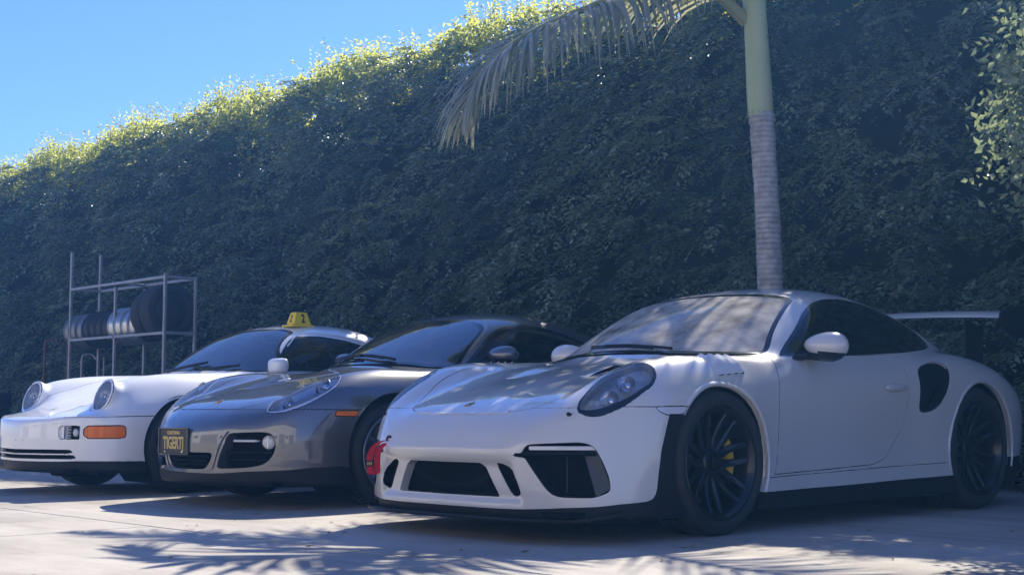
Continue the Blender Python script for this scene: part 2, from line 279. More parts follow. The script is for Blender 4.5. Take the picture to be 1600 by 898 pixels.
    V = np.stack([q+s, q-s*.5+u, q-s*.5-u, b], 1).reshape(-1, 3); k = np.arange(len(a))[:, None]*4; F = np.concatenate([k+[[0, 1, 3]], k+[[1, 2, 3]], k+[[2, 0, 3]]])
    tag(P(mesh_np('twigs', V, F, M['twig'], smooth=False)), kind='stuff')
make_hedge()
# ---------------------------------------------------------------- palm in front of the hedge
def bark_mat():
    m = mat('palm_bark', (.5, .46, .42), .88, bump=(30, .4, (1, 1, 6))); nt = m.node_tree; b = nt.nodes['Principled BSDF']; tc = nt.nodes.new('ShaderNodeTexCoord')
    w = nt.nodes.new('ShaderNodeTexWave'); w.bands_direction = 'Z'; w.inputs['Scale'].default_value = 7.5; w.inputs['Distortion'].default_value = 2.2; w.inputs['Detail'].default_value = 4; w.inputs['Detail Scale'].default_value = 2.5
    n = nt.nodes.new('ShaderNodeTexNoise'); n.inputs['Scale'].default_value = 14; n.inputs['Detail'].default_value = 8; r = nt.nodes.new('ShaderNodeValToRGB'); r.color_ramp.elements[0].position = .12; r.color_ramp.elements[1].position = .55; r.color_ramp.elements[0].color = (.43, .39, .35, 1); r.color_ramp.elements[1].color = (.56, .52, .47, 1)
    mx = nt.nodes.new('ShaderNodeMix'); mx.data_type = 'RGBA'; mx.blend_type = 'MULTIPLY'; mx.inputs[0].default_value = .75; r2 = nt.nodes.new('ShaderNodeValToRGB'); r2.color_ramp.elements[0].position = .3; r2.color_ramp.elements[1].position = .62; r2.color_ramp.elements[0].color = (.45, .42, .42, 1)
    for q in (w, n): nt.links.new(tc.outputs['Object'], q.inputs['Vector'])
    nt.links.new(w.outputs['Fac'], r.inputs[0]); nt.links.new(n.outputs[0], r2.inputs[0]); nt.links.new(r.outputs[0], mx.inputs[6]); nt.links.new(r2.outputs[0], mx.inputs[7]); nt.links.new(mx.outputs[2], b.inputs['Base Color']); return m
M['bark'] = bark_mat()
M['shaft'] = mat('palm_crownshaft', (.44, .50, .24), .42, var=(5, .7, (.52, .53, .30)), bump=(18, .25, (4, 4, .3)))
M['frond'] = leaf_mat('palm_leaflet', (.20, .23, .15), (.46, .43, .31), (.55, .54, .27), .36, .4)
M['rachis'] = mat('palm_rachis', (.26, .28, .09), .5, var=(12, .6, (.34, .27, .10)))
PX, PY = 3.9, 1.65
def curve(P, n):
    P = [np.array(p, float) for p in P]; P = [2*P[0]-P[1]]+P+[2*P[-1]-P[-2]]; o = []; m = len(P)-3
    for k in range(n+1):
        t = k/n*m; i = min(int(t), m-1); f = t-i; a, b, c, d = P[i:i+4]; o.append(.5*((2*b)+(c-a)*f+(2*a-5*b+4*c-d)*f*f+(3*b-a-3*c+d)*f**3))
    return np.array(o)
def make_frond(root, path, ln=.62, dry=.4, nl=74, hang=.55, wid=.027, stem=.032):
    C = curve(path, 160); s = np.concatenate([[0], np.cumsum(np.linalg.norm(np.diff(C, axis=0), axis=1))]); tot = s[-1]
    mb = MB(); k = list(range(0, 161, 5)); mb.tube([C[i] for i in k], [stem*(1-i/160)**.8*(1+.5*math.exp(-i/14))+.004 for i in k], 7); f = mb.build('frond', M['rachis'], root)
    V = []; F = []; T = []
    for i in range(nl):
        t = .10+.90*(i+.5)/nl; j = int(t*160); p = C[min(j, 159)]; tan = C[min(j+1, 160)]-C[max(j-1, 0)]; tan /= np.linalg.norm(tan)
        sd = np.cross(tan, [0, 0, 1]); sd /= np.linalg.norm(sd); up = np.cross(sd, tan)
        l0 = ln*(math.sin(math.pi*min(1, .22+.78*(t-.1)/.9*.98))**.6*.85+.25*(1-t)+.06)
        for sg in (-1, 1):
            l = l0*random.uniform(.8, 1.1); d = sd*sg*random.uniform(.75, 1)*(1-.55*t*t)+tan*(random.uniform(.4, .75)+.5*t*t)+up*random.uniform(-.05, .3); d /= np.linalg.norm(d); w = wid*random.uniform(.8, 1.25)
            n0 = len(V); q = p.copy(); dd = d.copy(); wn = np.cross(d, up); wn /= np.linalg.norm(wn); g = hang*random.uniform(.7, 1.3); tc = min(1, max(0, random.gauss(dry, .25)))
            for m, wd in enumerate((.55, 1, .9, .6, .05)):
                V += [q+wn*w*wd*.5, q-wn*w*wd*.5]; T += [tc, tc]; dd = dd+np.array([0, 0, -1])*g*(.35+.25*m)*.5; dd /= np.linalg.norm(dd); q = q+dd*l/4
            for m in range(4): a = n0+2*m; F.append((a, a+1, a+3, a+2))
    o = mesh_np('leaflets', np.array(V), np.array(F), M['frond'], f, smooth=True, col=T); tag(o, kind='stuff'); return f
def make_palm():
    root = empty('palm_tree', (PX, PY, 0)); tag(root, 'slim ringed palm with green crownshaft and drooping fronds standing before the hedge', 'palm tree')
    mb = MB(); rings = []; zs = []
    z = -.02
    while z < 3.03: zs.append(z); z += .0125
    for z in zs:
        r = .111-.0035*z+.05*math.exp(-z*3)+.003*math.sin(z*2.1); ph = (z/(.085-.012*z)) % 1; r += (.0065 if ph < .2+.1*math.sin(z*7) else -.0012)+.0018*math.sin(z*43); bx, by = -.008*math.sin(z*1.3), .053*(z-3.03)+.008*math.sin(z*1.7)
        rings.append([Vector((bx+(r+.003*math.sin(3*a+z*5))*math.cos(a), by+(r+.003*math.sin(3*a+z*5))*math.sin(a), z)) for a in [2*math.pi*k/28 for k in range(28)]])
    mb.loft(rings); mb.build('trunk', M['bark'], root, sharp=60)
    mb = MB(); prof = [(2.99, .098), (3.02, .104), (3.2, .106), (3.45, .101), (3.7, .097), (3.9, .094), (4.02, .098), (4.12, .075), (4.3, .05), (4.5, .02), (4.62, .004)]
    mb.loft([[Vector((r*math.cos(a), .045*(z-3.03)+r*math.sin(a), z)) for a in [2*math.pi*k/24 for k in range(24)]] for z, r in prof]); mb.build('crownshaft', M['shaft'], root, sharp=60)
    # loose fibrous edge where the crownshaft meets the trunk
    mb = MB()
    for k in range(14):
        a = k*.45+random.uniform(-.1, .1); mb.tube([(.100*math.cos(a), .100*math.sin(a), 3.03), (.115*math.cos(a+.1), .115*math.sin(a+.1), 3.0+random.uniform(-.03, .01)), (.128*math.cos(a+.2), .128*math.sin(a+.2), 2.99+random.uniform(-.05, .03))], [.003, .0025, .001], 4)
    tag(mb.build('fibre', M['bark'], root), kind='stuff')
    w = lambda *P: [(p[0]-PX, p[1]-PY, p[2]) for p in P]
    make_frond(root, w((3.85, 1.74, 3.80), (3.62, 1.86, 3.99), (3.25, 1.97, 4.08), (2.85, 1.99, 3.96), (2.5, 1.98, 3.78), (2.03, 1.99, 3.55), (1.6, 1.99, 3.33), (1.26, 2.0, 3.10), (1.06, 2.02, 2.86), (.97, 2.02, 2.62)), .95, .5, 165, .85, .029, .040)
    make_frond(root, w((3.86, 1.68, 4.0), (3.5, 1.78, 4.45), (3.1, 1.86, 4.62), (2.55, 1.85, 4.55), (2.05, 1.98, 4.32), (1.87, 2.45, 4.02)), .86, .2, 38, .32, .055)
    make_frond(root, w((3.86, 1.6, 4.0), (3.5, 1.42, 4.35), (3.0, 1.22, 4.42), (2.4, 1.04, 4.2), (1.85, .95, 3.97)), .70, .2, 36, .35, .05)
    make_frond(root, w((3.9, 1.7, 4.05), (3.75, 2.3, 4.75), (3.5, 3.0, 5.1), (3.2, 3.8, 5.15)), .6, .2, 60, .4)
    make_frond(root, w((3.95, 1.6, 4.05), (4.2, 1.0, 4.9), (4.4, .3, 5.3), (4.5, -.5, 5.4)), .6, .2, 60, .4)
    make_frond(root, w((3.95, 1.66, 4.1), (4.5, 1.9, 4.95), (5.1, 2.2, 5.4), (5.8, 2.5, 5.4)), .6, .2, 60, .4)
make_palm()
# ---------------------------------------------------------------- shrub leaning in at the right edge
def make_shrub():
    bx, by = 1.95, -2.24
    root = empty('leafy_shrub', (bx, by, 0)); tag(root, 'light green leafy shrub with sunlit sprigs at the right edge beside the hedge', 'shrub')
    mb = MB(); tips = []
    for k in range(9):
        a = k*.7; p = curve([(0, 0, 0), (.08*math.cos(a), .08*math.sin(a), .9), (.25*math.cos(a), .28*math.sin(a), 2.0), (.45*math.cos(a), .5*math.sin(a), random.uniform(2.9, 3.5))], 12); mb.tube(p, [.03*(1-i/14) for i in range(13)], 6); tips.append(p)
    mb.build('stems', M['twig'], root)
    N = 1900; u = unit(rng.normal(0, 1, (N, 3))); rad = rng.uniform(.25, 1, N)**.5; c = np.array([0, 0, 2.35]); O = c+u*rad[:, None]*np.array([.65, .62, 1.0]); O[:, 1] += .10*np.sin(O[:, 2]*4); O = O[O[:, 2] > 1.45+.3*rng.uniform(0, 1, N)]
    A = unit(O-np.array([0, 0, 2.0]))+np.array([-.15, .1, .3]); r = sprays(O, A, 10, .30, .054, droop=.3)
    O2 = np.array([[-.1, .45, 2.75], [-.15, .52, 2.6], [-.1, .50, 2.3], [-.1, .5, 2.0], [-.2, .4, 2.9], [0, .45, 2.45]]); r2 = sprays(O2, np.array([[-.4, .8, .35], [-.3, .9, .1], [-.3, .9, .15], [-.3, .8, -.1], [-.2, .5, .8], [-.2, .7, .6]]), 12, .42, .052)
    C = [np.concatenate([r[i], r2[i]]) for i in range(5)]; V, F = leaf_mesh(C[0], C[1], C[2], C[3], C[3]*.62); tag(mesh_np('leaves', V, F, M['leaf2'], root, smooth=False, col=np.repeat(C[4], 5)), kind='stuff')
make_shrub()
# ---------------------------------------------------------------- steel wheel rack behind the white car
def rim_profile(w, r, kind):
    """steel or alloy wheel without tyre / a bare tyre, axis y"""
    h = w/2
    if kind == 'tyre': return [(-h*.75, r*.66), (-h, r*.72), (-h*1.02, r*.86), (-h*.92, r*.97), (-h*.6, r), (-h*.55, r*.985), (-h*.5, r), (-h*.05, r), (0, r*.985), (h*.05, r), (h*.5, r), (h*.55, r*.985), (h*.6, r), (h*.92, r*.97), (h*1.02, r*.86), (h, r*.72), (h*.75, r*.66), (h*.5, r*.64), (-h*.5, r*.64), (-h*.75, r*.66)]
    return [(-h, r*.93), (-h, r), (-h*.92, r), (-h*.85, r*.93), (-h*.6, r*.91), (-h*.3, r*.80), (h*.25, r*.80), (h*.55, r*.91), (h*.85, r*.93), (h*.92, r), (h, r), (h, r*.93), (h*.7, r*.86), (h*.2, r*.76), (-h*.3, r*.76), (-h*.7, r*.86), (-h, r*.93)]
ORD = ('first', 'second', 'third', 'fourth', 'fifth', 'sixth', 'seventh', 'eighth')
def make_rack():
    x0, x1, y0, y1 = 2.4, 2.78, 8.60, 10.87; root = empty('steel_rack', (x0, y0, 0)); tag(root, 'bare steel pipe rack holding wheels and tyres beside the hedge', 'rack')
    t = .017
    def L(x, y, z): return (x-x0, y-y0, z)
    def post(x, y, h): MB().box(L(x, y, h/2), (2*t, 2*t, h), bev=.004).build('post', M['pipe'], root, sharp=30)
    for x in (x0, x1):
        post(x, y0, 2.10 if x == x0 else 2.08); post(x, (y0+y1)/2, 2.02); post(x, y1, 2.52)
    def rail(a, b):
        a, b = Vector(L(*a)), Vector(L(*b)); d = b-a; r = d.to_track_quat('Z', 'Y').to_matrix(); MB().box((a+b)/2, (2*t, 2*t, d.length-2*t), r, bev=.004).build('rail', M['pipe'], root, sharp=30)
    for x in (x0, x1):
        for z in (2.06, 1.44, .46): rail((x, y0, z), (x, y1, z))
    for y in (y0, y1):
        for z in (2.06, 1.44, .46): rail((x0, y, z+.001), (x1, y, z+.001))
    rail((x0, (y0+y1)/2, 2.062), (x1, (y0+y1)/2, 2.062))
    def wheel(nm, y, z, r, w, kind, m, label, cat, grp, disc=True):
        e = empty(nm, (x0+.19, y, z+math.sqrt(max(r*r*.97-.19**2, .01))+.012)); tag(e, label, cat, grp)
        MB().lathe(rim_profile(w, r, kind), n=40).build('tread' if kind == 'tyre' else 'barrel', m, e, sharp=50)
        if kind != 'tyre' or disc:
            q = r*(.80 if kind != 'tyre' else .64); md = M['rimdark'] if kind == 'tyre' else m
            mb = MB().lathe([(-w*.15, q), (-w*.20, q*.8), (-w*.28, q*.55), (-w*.30, q*.30), (-w*.24, q*.26), (-w*.24, .001)], n=40); mb.build('disc', md, e, sharp=50)
    zr = 1.44; y = y0+.26
    wheel('tyre_and_wheel', y, zr, .315, .22, 'tyre', M['rubber'], 'black tyre on a dark wheel at the open end of the rack shelf', 'tyre', 'wheels on the rack'); y += .245
    wheel('tyre', y, zr, .30, .20, 'tyre', M['rubber'], 'black tyre standing between the silver rims and the end tyre on the rack', 'tyre', 'wheels on the rack'); y += .195
    for k in range(4): wheel('silver_alloy', y, zr, .225, .145, 'rim', M['rimsilver'], 'bright silver wheel rim on the rack, %s of four from the tyres' % ORD[k], 'wheel rim', 'silver rims on the rack'); y += .165
    for k in range(4): wheel('dark_alloy', y, zr, .222, .14, 'rim', M['rimdark'], 'dark wheel rim on the rack shelf, %s of four beyond the silver rims' % ORD[k], 'wheel rim', 'dark rims on the rack'); y += .16
    for k in range(3): wheel('grey_alloy', y, zr, .218, .13, 'rim', M['rimgrey2'], 'dull grey wheel rim on the rack, %s of three from the tall end posts' % ORD[2-k], 'wheel rim', 'grey rims on the rack'); y += .17
    y = y0+.3; zr = .46
    for k in range(8): wheel('shelf_tyre', y, zr, .30, .20, 'tyre', M['rubber'], 'dark tyre on the lower rack shelf, %s of eight from the open end' % ORD[k], 'tyre', 'tyres on the lower shelf', disc=False); y += .235
M['pipe'] = mat('rack_steel', (.36, .36, .37), .5, .55, var=(10, .6, (.22, .20, .18))); M['rimdark'] = mat('dark_steel_wheel', (.05, .05, .055), .45, .4, var=(9, .5)); M['rimsilver'] = mat('silver_alloy', (.62, .62, .62), .3, .85, var=(9, .6, (.38, .34, .29))); M['rimgrey2'] = mat('dull_alloy', (.30, .30, .31), .42, .7, var=(9, .6, (.17, .16, .15)))
make_rack()
M['rust'] = mat('rusty_red_pipe', (.20, .07, .055), .6, .3, var=(14, .7, (.10, .06, .05)))
def make_handtruck(x, y, h, m, label):
    o = MB().tube(curve([(0, 0, .05), (0, 0, h*.6), (0, 0, h-.06), (.03, -.03, h), (.10, -.06, h+.005), (.14, -.10, h-.05)], 26), .015, 8)
    o.tube(curve([(.30, .0, .05), (.30, .0, h*.6), (.30, .0, h-.06), (.27, -.03, h), (.2, -.06, h+.005), (.14, -.10, h-.05)], 26), .015, 8)
    e = empty('hand_truck', (x, y, 0)); tag(e, label, 'hand truck'); o.build('frame', m, e); MB().box((.15, -.12, .02), (.34, .24, .012)).build('toe_plate', m, e)
    for k in (-.03, .33): MB().lathe([(-.03, .03), (-.03, .11), (-.015, .125), (.015, .125), (.03, .11), (.03, .03)], (k, .10, .125), axis='x', n=24).build('wheel', M['rubber'], e)
    for z in (.35, .7): MB().box((.15, 0, z), (.29, .02, .03)).build('cross_bar', m, e)
make_handtruck(2.35, 11.45, 1.46, M['rust'], 'rusty red hand truck handles standing left of the steel rack'); make_handtruck(2.75, 11.25, 1.28, M['pipe'], 'grey steel hand truck standing between the red one and the rack')
def tyre_stack():
    for j, (x, y, n) in enumerate(((2.15, 12.75, 4),)):
        for k in range(n):
            e = empty('stacked_tyre', (x+random.uniform(-.02, .02), y+random.uniform(-.02, .02), .105+.205*k)); tag(e, 'black tyre, %s from the ground in the dark stack beyond the rack' % ORD[k], 'tyre', 'stacked tyres by the hedge')
            pr = [(a, r) for a, r in rim_profile(.2, .32, 'tyre')]; MB().lathe(pr, axis='z', n=36).build('carcass', M['rubber'], e, sharp=50)
tyre_stack()

# ---------------------------------------------------------------- unseen workshop added behind the camera: paint reflections and bounce fill
M['stucco'] = mat('cream_stucco', (.72, .69, .63), .9, var=(3, .5, (.62, .59, .54)), bump=(60, .3)); M['shutter'] = mat('roller_shutter', (.22, .24, .26), .5, .3); M['roofing'] = mat('dark_roofing', (.06, .055, .05), .8)
def make_workshop():
    x = -13.5; root = empty('added_workshop', (x, 3, 0)); tag(root, 'unseen cream workshop with grey roller doors, added behind the camera for paint reflections and fill light', 'building')
    MB().box((-3, 0, 2.9), (6, 44, 5.8)).build('wall', M['stucco'], root, smooth=False); MB().box((-3, 0, 5.9), (6.6, 44.6, .2)).build('roof', M['roofing'], root, smooth=False)
    for k in range(6):
        y = -18.5+7.4*k; MB().box((.03, y, 1.6), (.06, 3.6, 3.2)).build('roller_door', M['shutter'], root, smooth=False); MB().box((.03, y+3.7, 2.0), (.05, 1.5, 1.1)).build('window', M['sideglass'], root, smooth=False)
make_workshop()

# ---------------------------------------------------------------- dry leaves lying on the slabs
M['litter'] = leaf_mat('dry_leaf', (.16, .10, .05), (.34, .26, .12), (.3, .2, .08), .15, .7)
def make_litter():
    N = 150; x = np.concatenate([rng.uniform(-3.2, 3.8, 110), rng.uniform(3.2, 4.4, 40)]); y = np.concatenate([rng.uniform(-2.6, 7, 110), rng.uniform(-2, 12, 40)]); P = np.stack([x, y, np.full(N, .006)], 1)
    a = rng.uniform(0, 6.28, N); D = np.stack([np.cos(a), np.sin(a), rng.normal(.05, .06, N)], 1); U = np.array([0, 0, 1.0])+rng.normal(0, .25, (N, 3)); L = rng.uniform(.018, .045, N); V, F = leaf_mesh(P, D, U, L, L*.5, .2, -.1); V[:, 2] = np.maximum(V[:, 2], .003)
    tag(mesh_np('fallen_leaves', V, F, M['litter'], smooth=False, col=np.repeat(rng.uniform(0, 1, N), 5)), 'small dry leaves scattered over the concrete slabs', 'leaves', kind='stuff')
make_litter()
# ---------------------------------------------------------------- body surfaces: implicit shapes cut into panels
def pchip(xk,yk,x):
    xk=np.asarray(xk,float); yk=np.asarray(yk,float); h=np.diff(xk); d=np.diff(yk)/h
    m=np.zeros_like(yk)
    for i in range(1,len(xk)-1):
        if d[i-1]*d[i]>0:
            w1=2*h[i]+h[i-1]; w2=h[i]+2*h[i-1]; m[i]=(w1+w2)/(w1/d[i-1]+w2/d[i])
    m[0]=0 if xk[0]==0 else d[0]; m[-1]=d[-1]
    x=np.asarray(x,float); i=np.clip(np.searchsorted(xk,x)-1,0,len(h)-1); t=(x-xk[i])/h[i]
    lo=x<xk[0]; hi=x>xk[-1]
    t=np.clip(t,0,1); a=(1+2*t)*(1-t)**2; b=t*(1-t)**2; c=t*t*(3-2*t); e=t*t*(t-1)
    y=a*yk[i]+b*h[i]*m[i]+c*yk[i+1]+e*h[i]*m[i+1]
    return y+lo*(x-xk[0])*m[0]+hi*(x-xk[-1])*m[-1]
def gblur(a,s,ax):
    if s<=.3: return a
    r=int(3*s)+1; k=np.exp(-.5*(np.arange(-r,r+1)/s)**2); k/=k.sum()
    a=np.moveaxis(a,ax,0); n=len(a)
    # linear-extrapolating pad keeps the ends in place
    p=np.concatenate([2*a[:1]-a[r:0:-1],a,2*a[-1:]-a[-2:-r-2:-1]])
    o=sum(k[j]*p[j:j+n] for j in range(2*r+1))
    return np.moveaxis(o,0,ax)
def table(uk,vk,rows,u,v,su=0.,sv=0.):
    """rows[i]: values along vk at uk[i] -> array (len(u),len(v))"""
    R=np.array([pchip(vk,r,v) for r in rows]); A=np.stack([pchip(uk,R[:,j],u) for j in range(len(v))],1)
    return gblur(gblur(A,su/(u[1]-u[0]),0),sv/(v[1]-v[0]),1)
def nrm(A,du,dv):
    a,b=np.gradient(A,du,dv); return 1/np.sqrt(1+a*a+b*b)
def smax(a,b,k):
    h=np.maximum(k-np.abs(a-b),0)/k; return np.maximum(a,b)+h*h*h*k/6
def smin(a,b,k): return -smax(-a,-b,k)
def surfnet(G,x0,h):
    """G float field (neg inside). returns V,quads->tris and normal per vertex"""
    S=G<0
    nx,ny,nz=G.shape
    cnt=np.zeros((nx-1,ny-1,nz-1),np.int8)
    for a in (0,1):
        for b in (0,1):
            for c in (0,1): cnt+=S[a:nx-1+a,b:ny-1+b,c:nz-1+c]
    act=(cnt>0)&(cnt<8); idx=np.argwhere(act); n=len(idx)
    vid=-np.ones(cnt.shape,np.int64); vid[act]=np.arange(n)
    acc=np.zeros((n,3)); w=np.zeros(n); I,J,K=idx.T
    cor={}
    for a in (0,1):
        for b in (0,1):
            for c in (0,1): cor[a,b,c]=G[I+a,J+b,K+c]
    for ax in range(3):
        for p in (0,1):
            for q in (0,1):
                c0=[p,q]; c0.insert(ax,0); c1=[p,q]; c1.insert(ax,1)
                g0=cor[tuple(c0)]; g1=cor[tuple(c1)]; m=(g0<0)!=(g1<0)
                t=np.where(m,g0/np.where(m,g0-g1,1),0)
                pt=np.array(c0,float)[None]+0*acc; pt[:,ax]=t
                acc+=pt*m[:,None]; w+=m
    V=(idx+acc/w[:,None])*h
    quads=[]
    for ax in range(3):
        o=[a for a in range(3) if a!=ax]
        sl=[slice(1,-1)]*3; sl[ax]=slice(0,-1); sl2=[slice(1,-1)]*3; sl2[ax]=slice(1,None)
        A=S[tuple(sl)]; B=S[tuple(sl2)]; m=A!=B; e=np.argwhere(m)
        off=np.ones(3,int); off[ax]=0; e=e+off
        flip=S[tuple(e.T)]
        def cell(p,q):
            d=e.copy(); d[:,o[0]]-=p; d[:,o[1]]-=q; return vid[tuple(d.T)]
        Q=np.stack([cell(1,1),cell(0,1),cell(0,0),cell(1,0)],1)
        f=flip if ax!=1 else ~flip
        Q[~f]=Q[~f][:,::-1]; quads.append(Q)
    Q=np.concatenate(quads)
    return V+np.array(x0),Q
def trilin(G,P,x0,h):
    q=(P-np.array(x0))/h; i=np.clip(np.floor(q).astype(int),0,np.array(G.shape)-2); f=q-i
    r=0
    for a in (0,1):
        for b in (0,1):
            for c in (0,1):
                r=r+G[i[:,0]+a,i[:,1]+b,i[:,2]+c]*(f[:,0] if a else 1-f[:,0])*(f[:,1] if b else 1-f[:,1])*(f[:,2] if c else 1-f[:,2])
    return r
class Shell:
    """triangle shell of an implicit body; cut into labelled regions by scalar functions"""
    def __init__(s,G,x0,h):
        s.x0=x0; s.h=h; s.grad=np.stack(np.gradient(G,h)).astype(np.float32); s.G=G
        V,Q=surfnet(G,x0,h); s.V=V; s.T=np.concatenate([Q[:,[0,1,2]],Q[:,[0,2,3]]]); s.lab=np.zeros(len(s.T),int)
        for _ in range(2): s.project()
        d=s.V[s.T]; fn=np.cross(d[:,1]-d[:,0],d[:,2]-d[:,0])
        if (fn*s.normals()[s.T[:,0]]).sum()<0: s.T=s.T[:,::-1].copy()
    def project(s,n0=0):
        V=s.V[n0:]; N=np.stack([trilin(g,V,s.x0,s.h) for g in s.grad],1); g=trilin(s.G,V,s.x0,s.h)
        s.V[n0:]=V-N*(g/np.maximum((N*N).sum(1),.2))[:,None]
    def normals(s,P=None):
        P=s.V if P is None else P
        N=np.stack([trilin(g,P,s.x0,s.h) for g in s.grad],1); return N/np.maximum(np.linalg.norm(N,axis=1),1e-9)[:,None]
    def cen(s): return (s.V[s.T[:,0]]+s.V[s.T[:,1]]+s.V[s.T[:,2]])/3
    def cut(s,phi,new,only=None,where=None):
        """split along phi(V)=0 inside tris whose label is in only and centre passes where; inside (phi<0) gets label new"""
        f=phi(s.V); f=np.where(np.abs(f)<1e-5,1e-5,f)
        m=np.ones(len(s.T),bool)
        if only is not None: m&=np.isin(s.lab,only)
        if where is not None: m&=where(s.cen())
        neg=(f<0)[s.T]; c=neg[:,0].astype(np.int8)+neg[:,1]+neg[:,2]
        s.lab[m&(c==3)]=new
        x=np.where(m&(c>0)&(c<3))[0]
        if len(x)==0: return
        T=s.T[x]; ng=neg[x]; alone=np.where(c[x]==1,ng.argmax(1),(~ng).argmax(1)); r=np.arange(len(x))
        A=T[r,alone]; B=T[r,(alone+1)%3]; C_=T[r,(alone+2)%3]
        def mid(a,b):
            lo=np.minimum(a,b); hi=np.maximum(a,b); return lo*np.int64(10**7)+hi
        k1=mid(A,B); k2=mid(A,C_); u,inv=np.unique(np.concatenate([k1,k2]),return_inverse=True)
        lo=u//10**7; hi=u%10**7; t=f[lo]/(f[lo]-f[hi]); P=s.V[lo]+(s.V[hi]-s.V[lo])*t[:,None]
        n0=len(s.V); s.V=np.concatenate([s.V,P]); p=n0+inv[:len(x)]; q=n0+inv[len(x):]
        old=s.lab[x]; lone_in=c[x]==1
        la=np.where(lone_in,new,old); lb=np.where(lone_in,old,new)
        keep=np.ones(len(s.T),bool); keep[x]=False
        s.T=np.concatenate([s.T[keep],np.stack([A,p,q],1),np.stack([p,B,C_],1),np.stack([p,C_,q],1)])
        s.lab=np.concatenate([s.lab[keep],la,lb,lb])
    def refine(s,phi,d,where=None):
        """split tris near phi=0 into four (crack-free: neighbours are split to fit)"""
        nf=np.abs(phi(s.V))<d; m=nf[s.T[:,0]]|nf[s.T[:,1]]|nf[s.T[:,2]]
        if where is not None: m&=where(s.cen())
        vm=np.zeros(len(s.V),bool); vm[s.T[m].ravel()]=True; cand=vm[s.T[:,0]]|vm[s.T[:,1]]|vm[s.T[:,2]]
        restT,restL=s.T[~cand],s.lab[~cand]; s.T=s.T[cand]; s.lab=s.lab[cand]; m=m[cand]
        if len(s.T)==0: s.T,s.lab=restT,restL; return
        E=np.sort(np.concatenate([s.T[:,[0,1]],s.T[:,[1,2]],s.T[:,[2,0]]]),1); k=E[:,0]*np.int64(10**7)+E[:,1]
        n=len(s.T); mk=np.concatenate([m,m,m]); u=np.unique(k[mk])
        pos=np.searchsorted(u,k); pos[pos>=len(u)]=0; has=(u[pos]==k) if len(u) else np.zeros(len(k),bool)
        if len(u)==0: s.T=np.concatenate([restT,s.T]); s.lab=np.concatenate([restL,s.lab]); return
        P=(s.V[u//10**7]+s.V[u%10**7])/2; n0=len(s.V); s.V=np.concatenate([s.V,P]); mv=np.where(has,n0+pos,-1).reshape(3,n).T
        cnt=(mv>=0).sum(1); out=[restT,s.T[cnt==0]]; lab=[restL,s.lab[cnt==0]]
        x=cnt==3; a,b,c=s.T[x].T; p,q,r=mv[x].T
        for t in ((a,p,r),(p,b,q),(r,q,c),(p,q,r)): out.append(np.stack(t,1)); lab.append(s.lab[x])
        for j in range(3):
            x=(cnt==1)&(mv[:,j]>=0); a,b,c=s.T[x][:,[j,(j+1)%3,(j+2)%3]].T; p=mv[x,j]
            for t in ((a,p,c),(p,b,c)): out.append(np.stack(t,1)); lab.append(s.lab[x])
            x=(cnt==2)&(mv[:,j]<0); a,b,c=s.T[x][:,[j,(j+1)%3,(j+2)%3]].T; q=mv[x,(j+1)%3]; r=mv[x,(j+2)%3]
            for t in ((a,b,q),(a,q,r),(r,q,c)): out.append(np.stack(t,1)); lab.append(s.lab[x])
        s.T=np.concatenate(out); s.lab=np.concatenate(lab); 
        s.project(n0)
    def part(s,labels,gap=.002,depth=.012,where=None,flange=True):
        """verts, tris, normals of one region, with shrunken border and an inward flange"""
        m=np.isin(s.lab,labels)
        if where is not None: m&=where(s.cen())
        T=s.T[m]; u,inv=np.unique(T,return_inverse=True); T=inv.reshape(-1,3); V=s.V[u].copy(); N=s.normals(V)
        if len(T)==0: return V,T,N
        E=np.concatenate([T[:,[0,1]],T[:,[1,2]],T[:,[2,0]]]); n=len(V)
        k=np.sort(E,1); k=k[:,0]*np.int64(n)+k[:,1]; uu,ii,cc=np.unique(k,return_index=True,return_counts=True)
        B=E[ii[cc==1]]
        if not flange or len(B)==0: return V,T,N
        e=V[B[:,1]]-V[B[:,0]]; nm=N[B[:,0]]+N[B[:,1]]; inn=np.cross(nm,e); inn/=np.maximum(np.linalg.norm(inn,axis=1),1e-9)[:,None]
        off=np.zeros_like(V); np.add.at(off,B[:,0],inn); np.add.at(off,B[:,1],inn)
        l=np.linalg.norm(off,axis=1); bv=l>1e-9; off[bv]/=l[bv][:,None]
        V=V+off*gap
        bi=np.unique(B); mp=-np.ones(n,int)
        # flange: crisp edge -> duplicate ring with outward-facing normals
        mp[bi]=n+np.arange(len(bi)); V2=V[bi]; V3=V[bi]-N[bi]*depth+off[bi]*gap*.5
        n2=-off[bi]
        k=len(bi); a=mp[B[:,0]]; b=mp[B[:,1]]
        F=np.concatenate([np.stack([b,a,a+k],1),np.stack([b,a+k,b+k],1)])
        return np.concatenate([V,V2,V3]),np.concatenate([T,F]),np.concatenate([N,n2,n2])
def polysdf(P):
    """signed distance to closed 2-D polygon (negative inside)"""
    P=np.asarray(P,float); lo=P.min(0)-.08; hi=P.max(0)+.08
    def f(q):
        near=((q>lo)&(q<hi)).all(1); o=np.full(len(q),.08); o[near]=g(q[near]); return o
    def g(q):
        d=np.full(len(q),1e9); ins=np.zeros(len(q),bool)
        for a,b in zip(P,np.roll(P,-1,0)):
            e=b-a; w=q-a; t=np.clip((w@e)/(e@e),0,1); d=np.minimum(d,((w-t[:,None]*e)**2).sum(1))
            c=(a[1]>q[:,1])!=(b[1]>q[:,1])
            ins^=c&(q[:,0]<(b[0]-a[0])*(q[:,1]-a[1])/(b[1]-a[1]+1e-30)+a[0])
        return np.where(ins,-1,1)*np.sqrt(d)
    return f
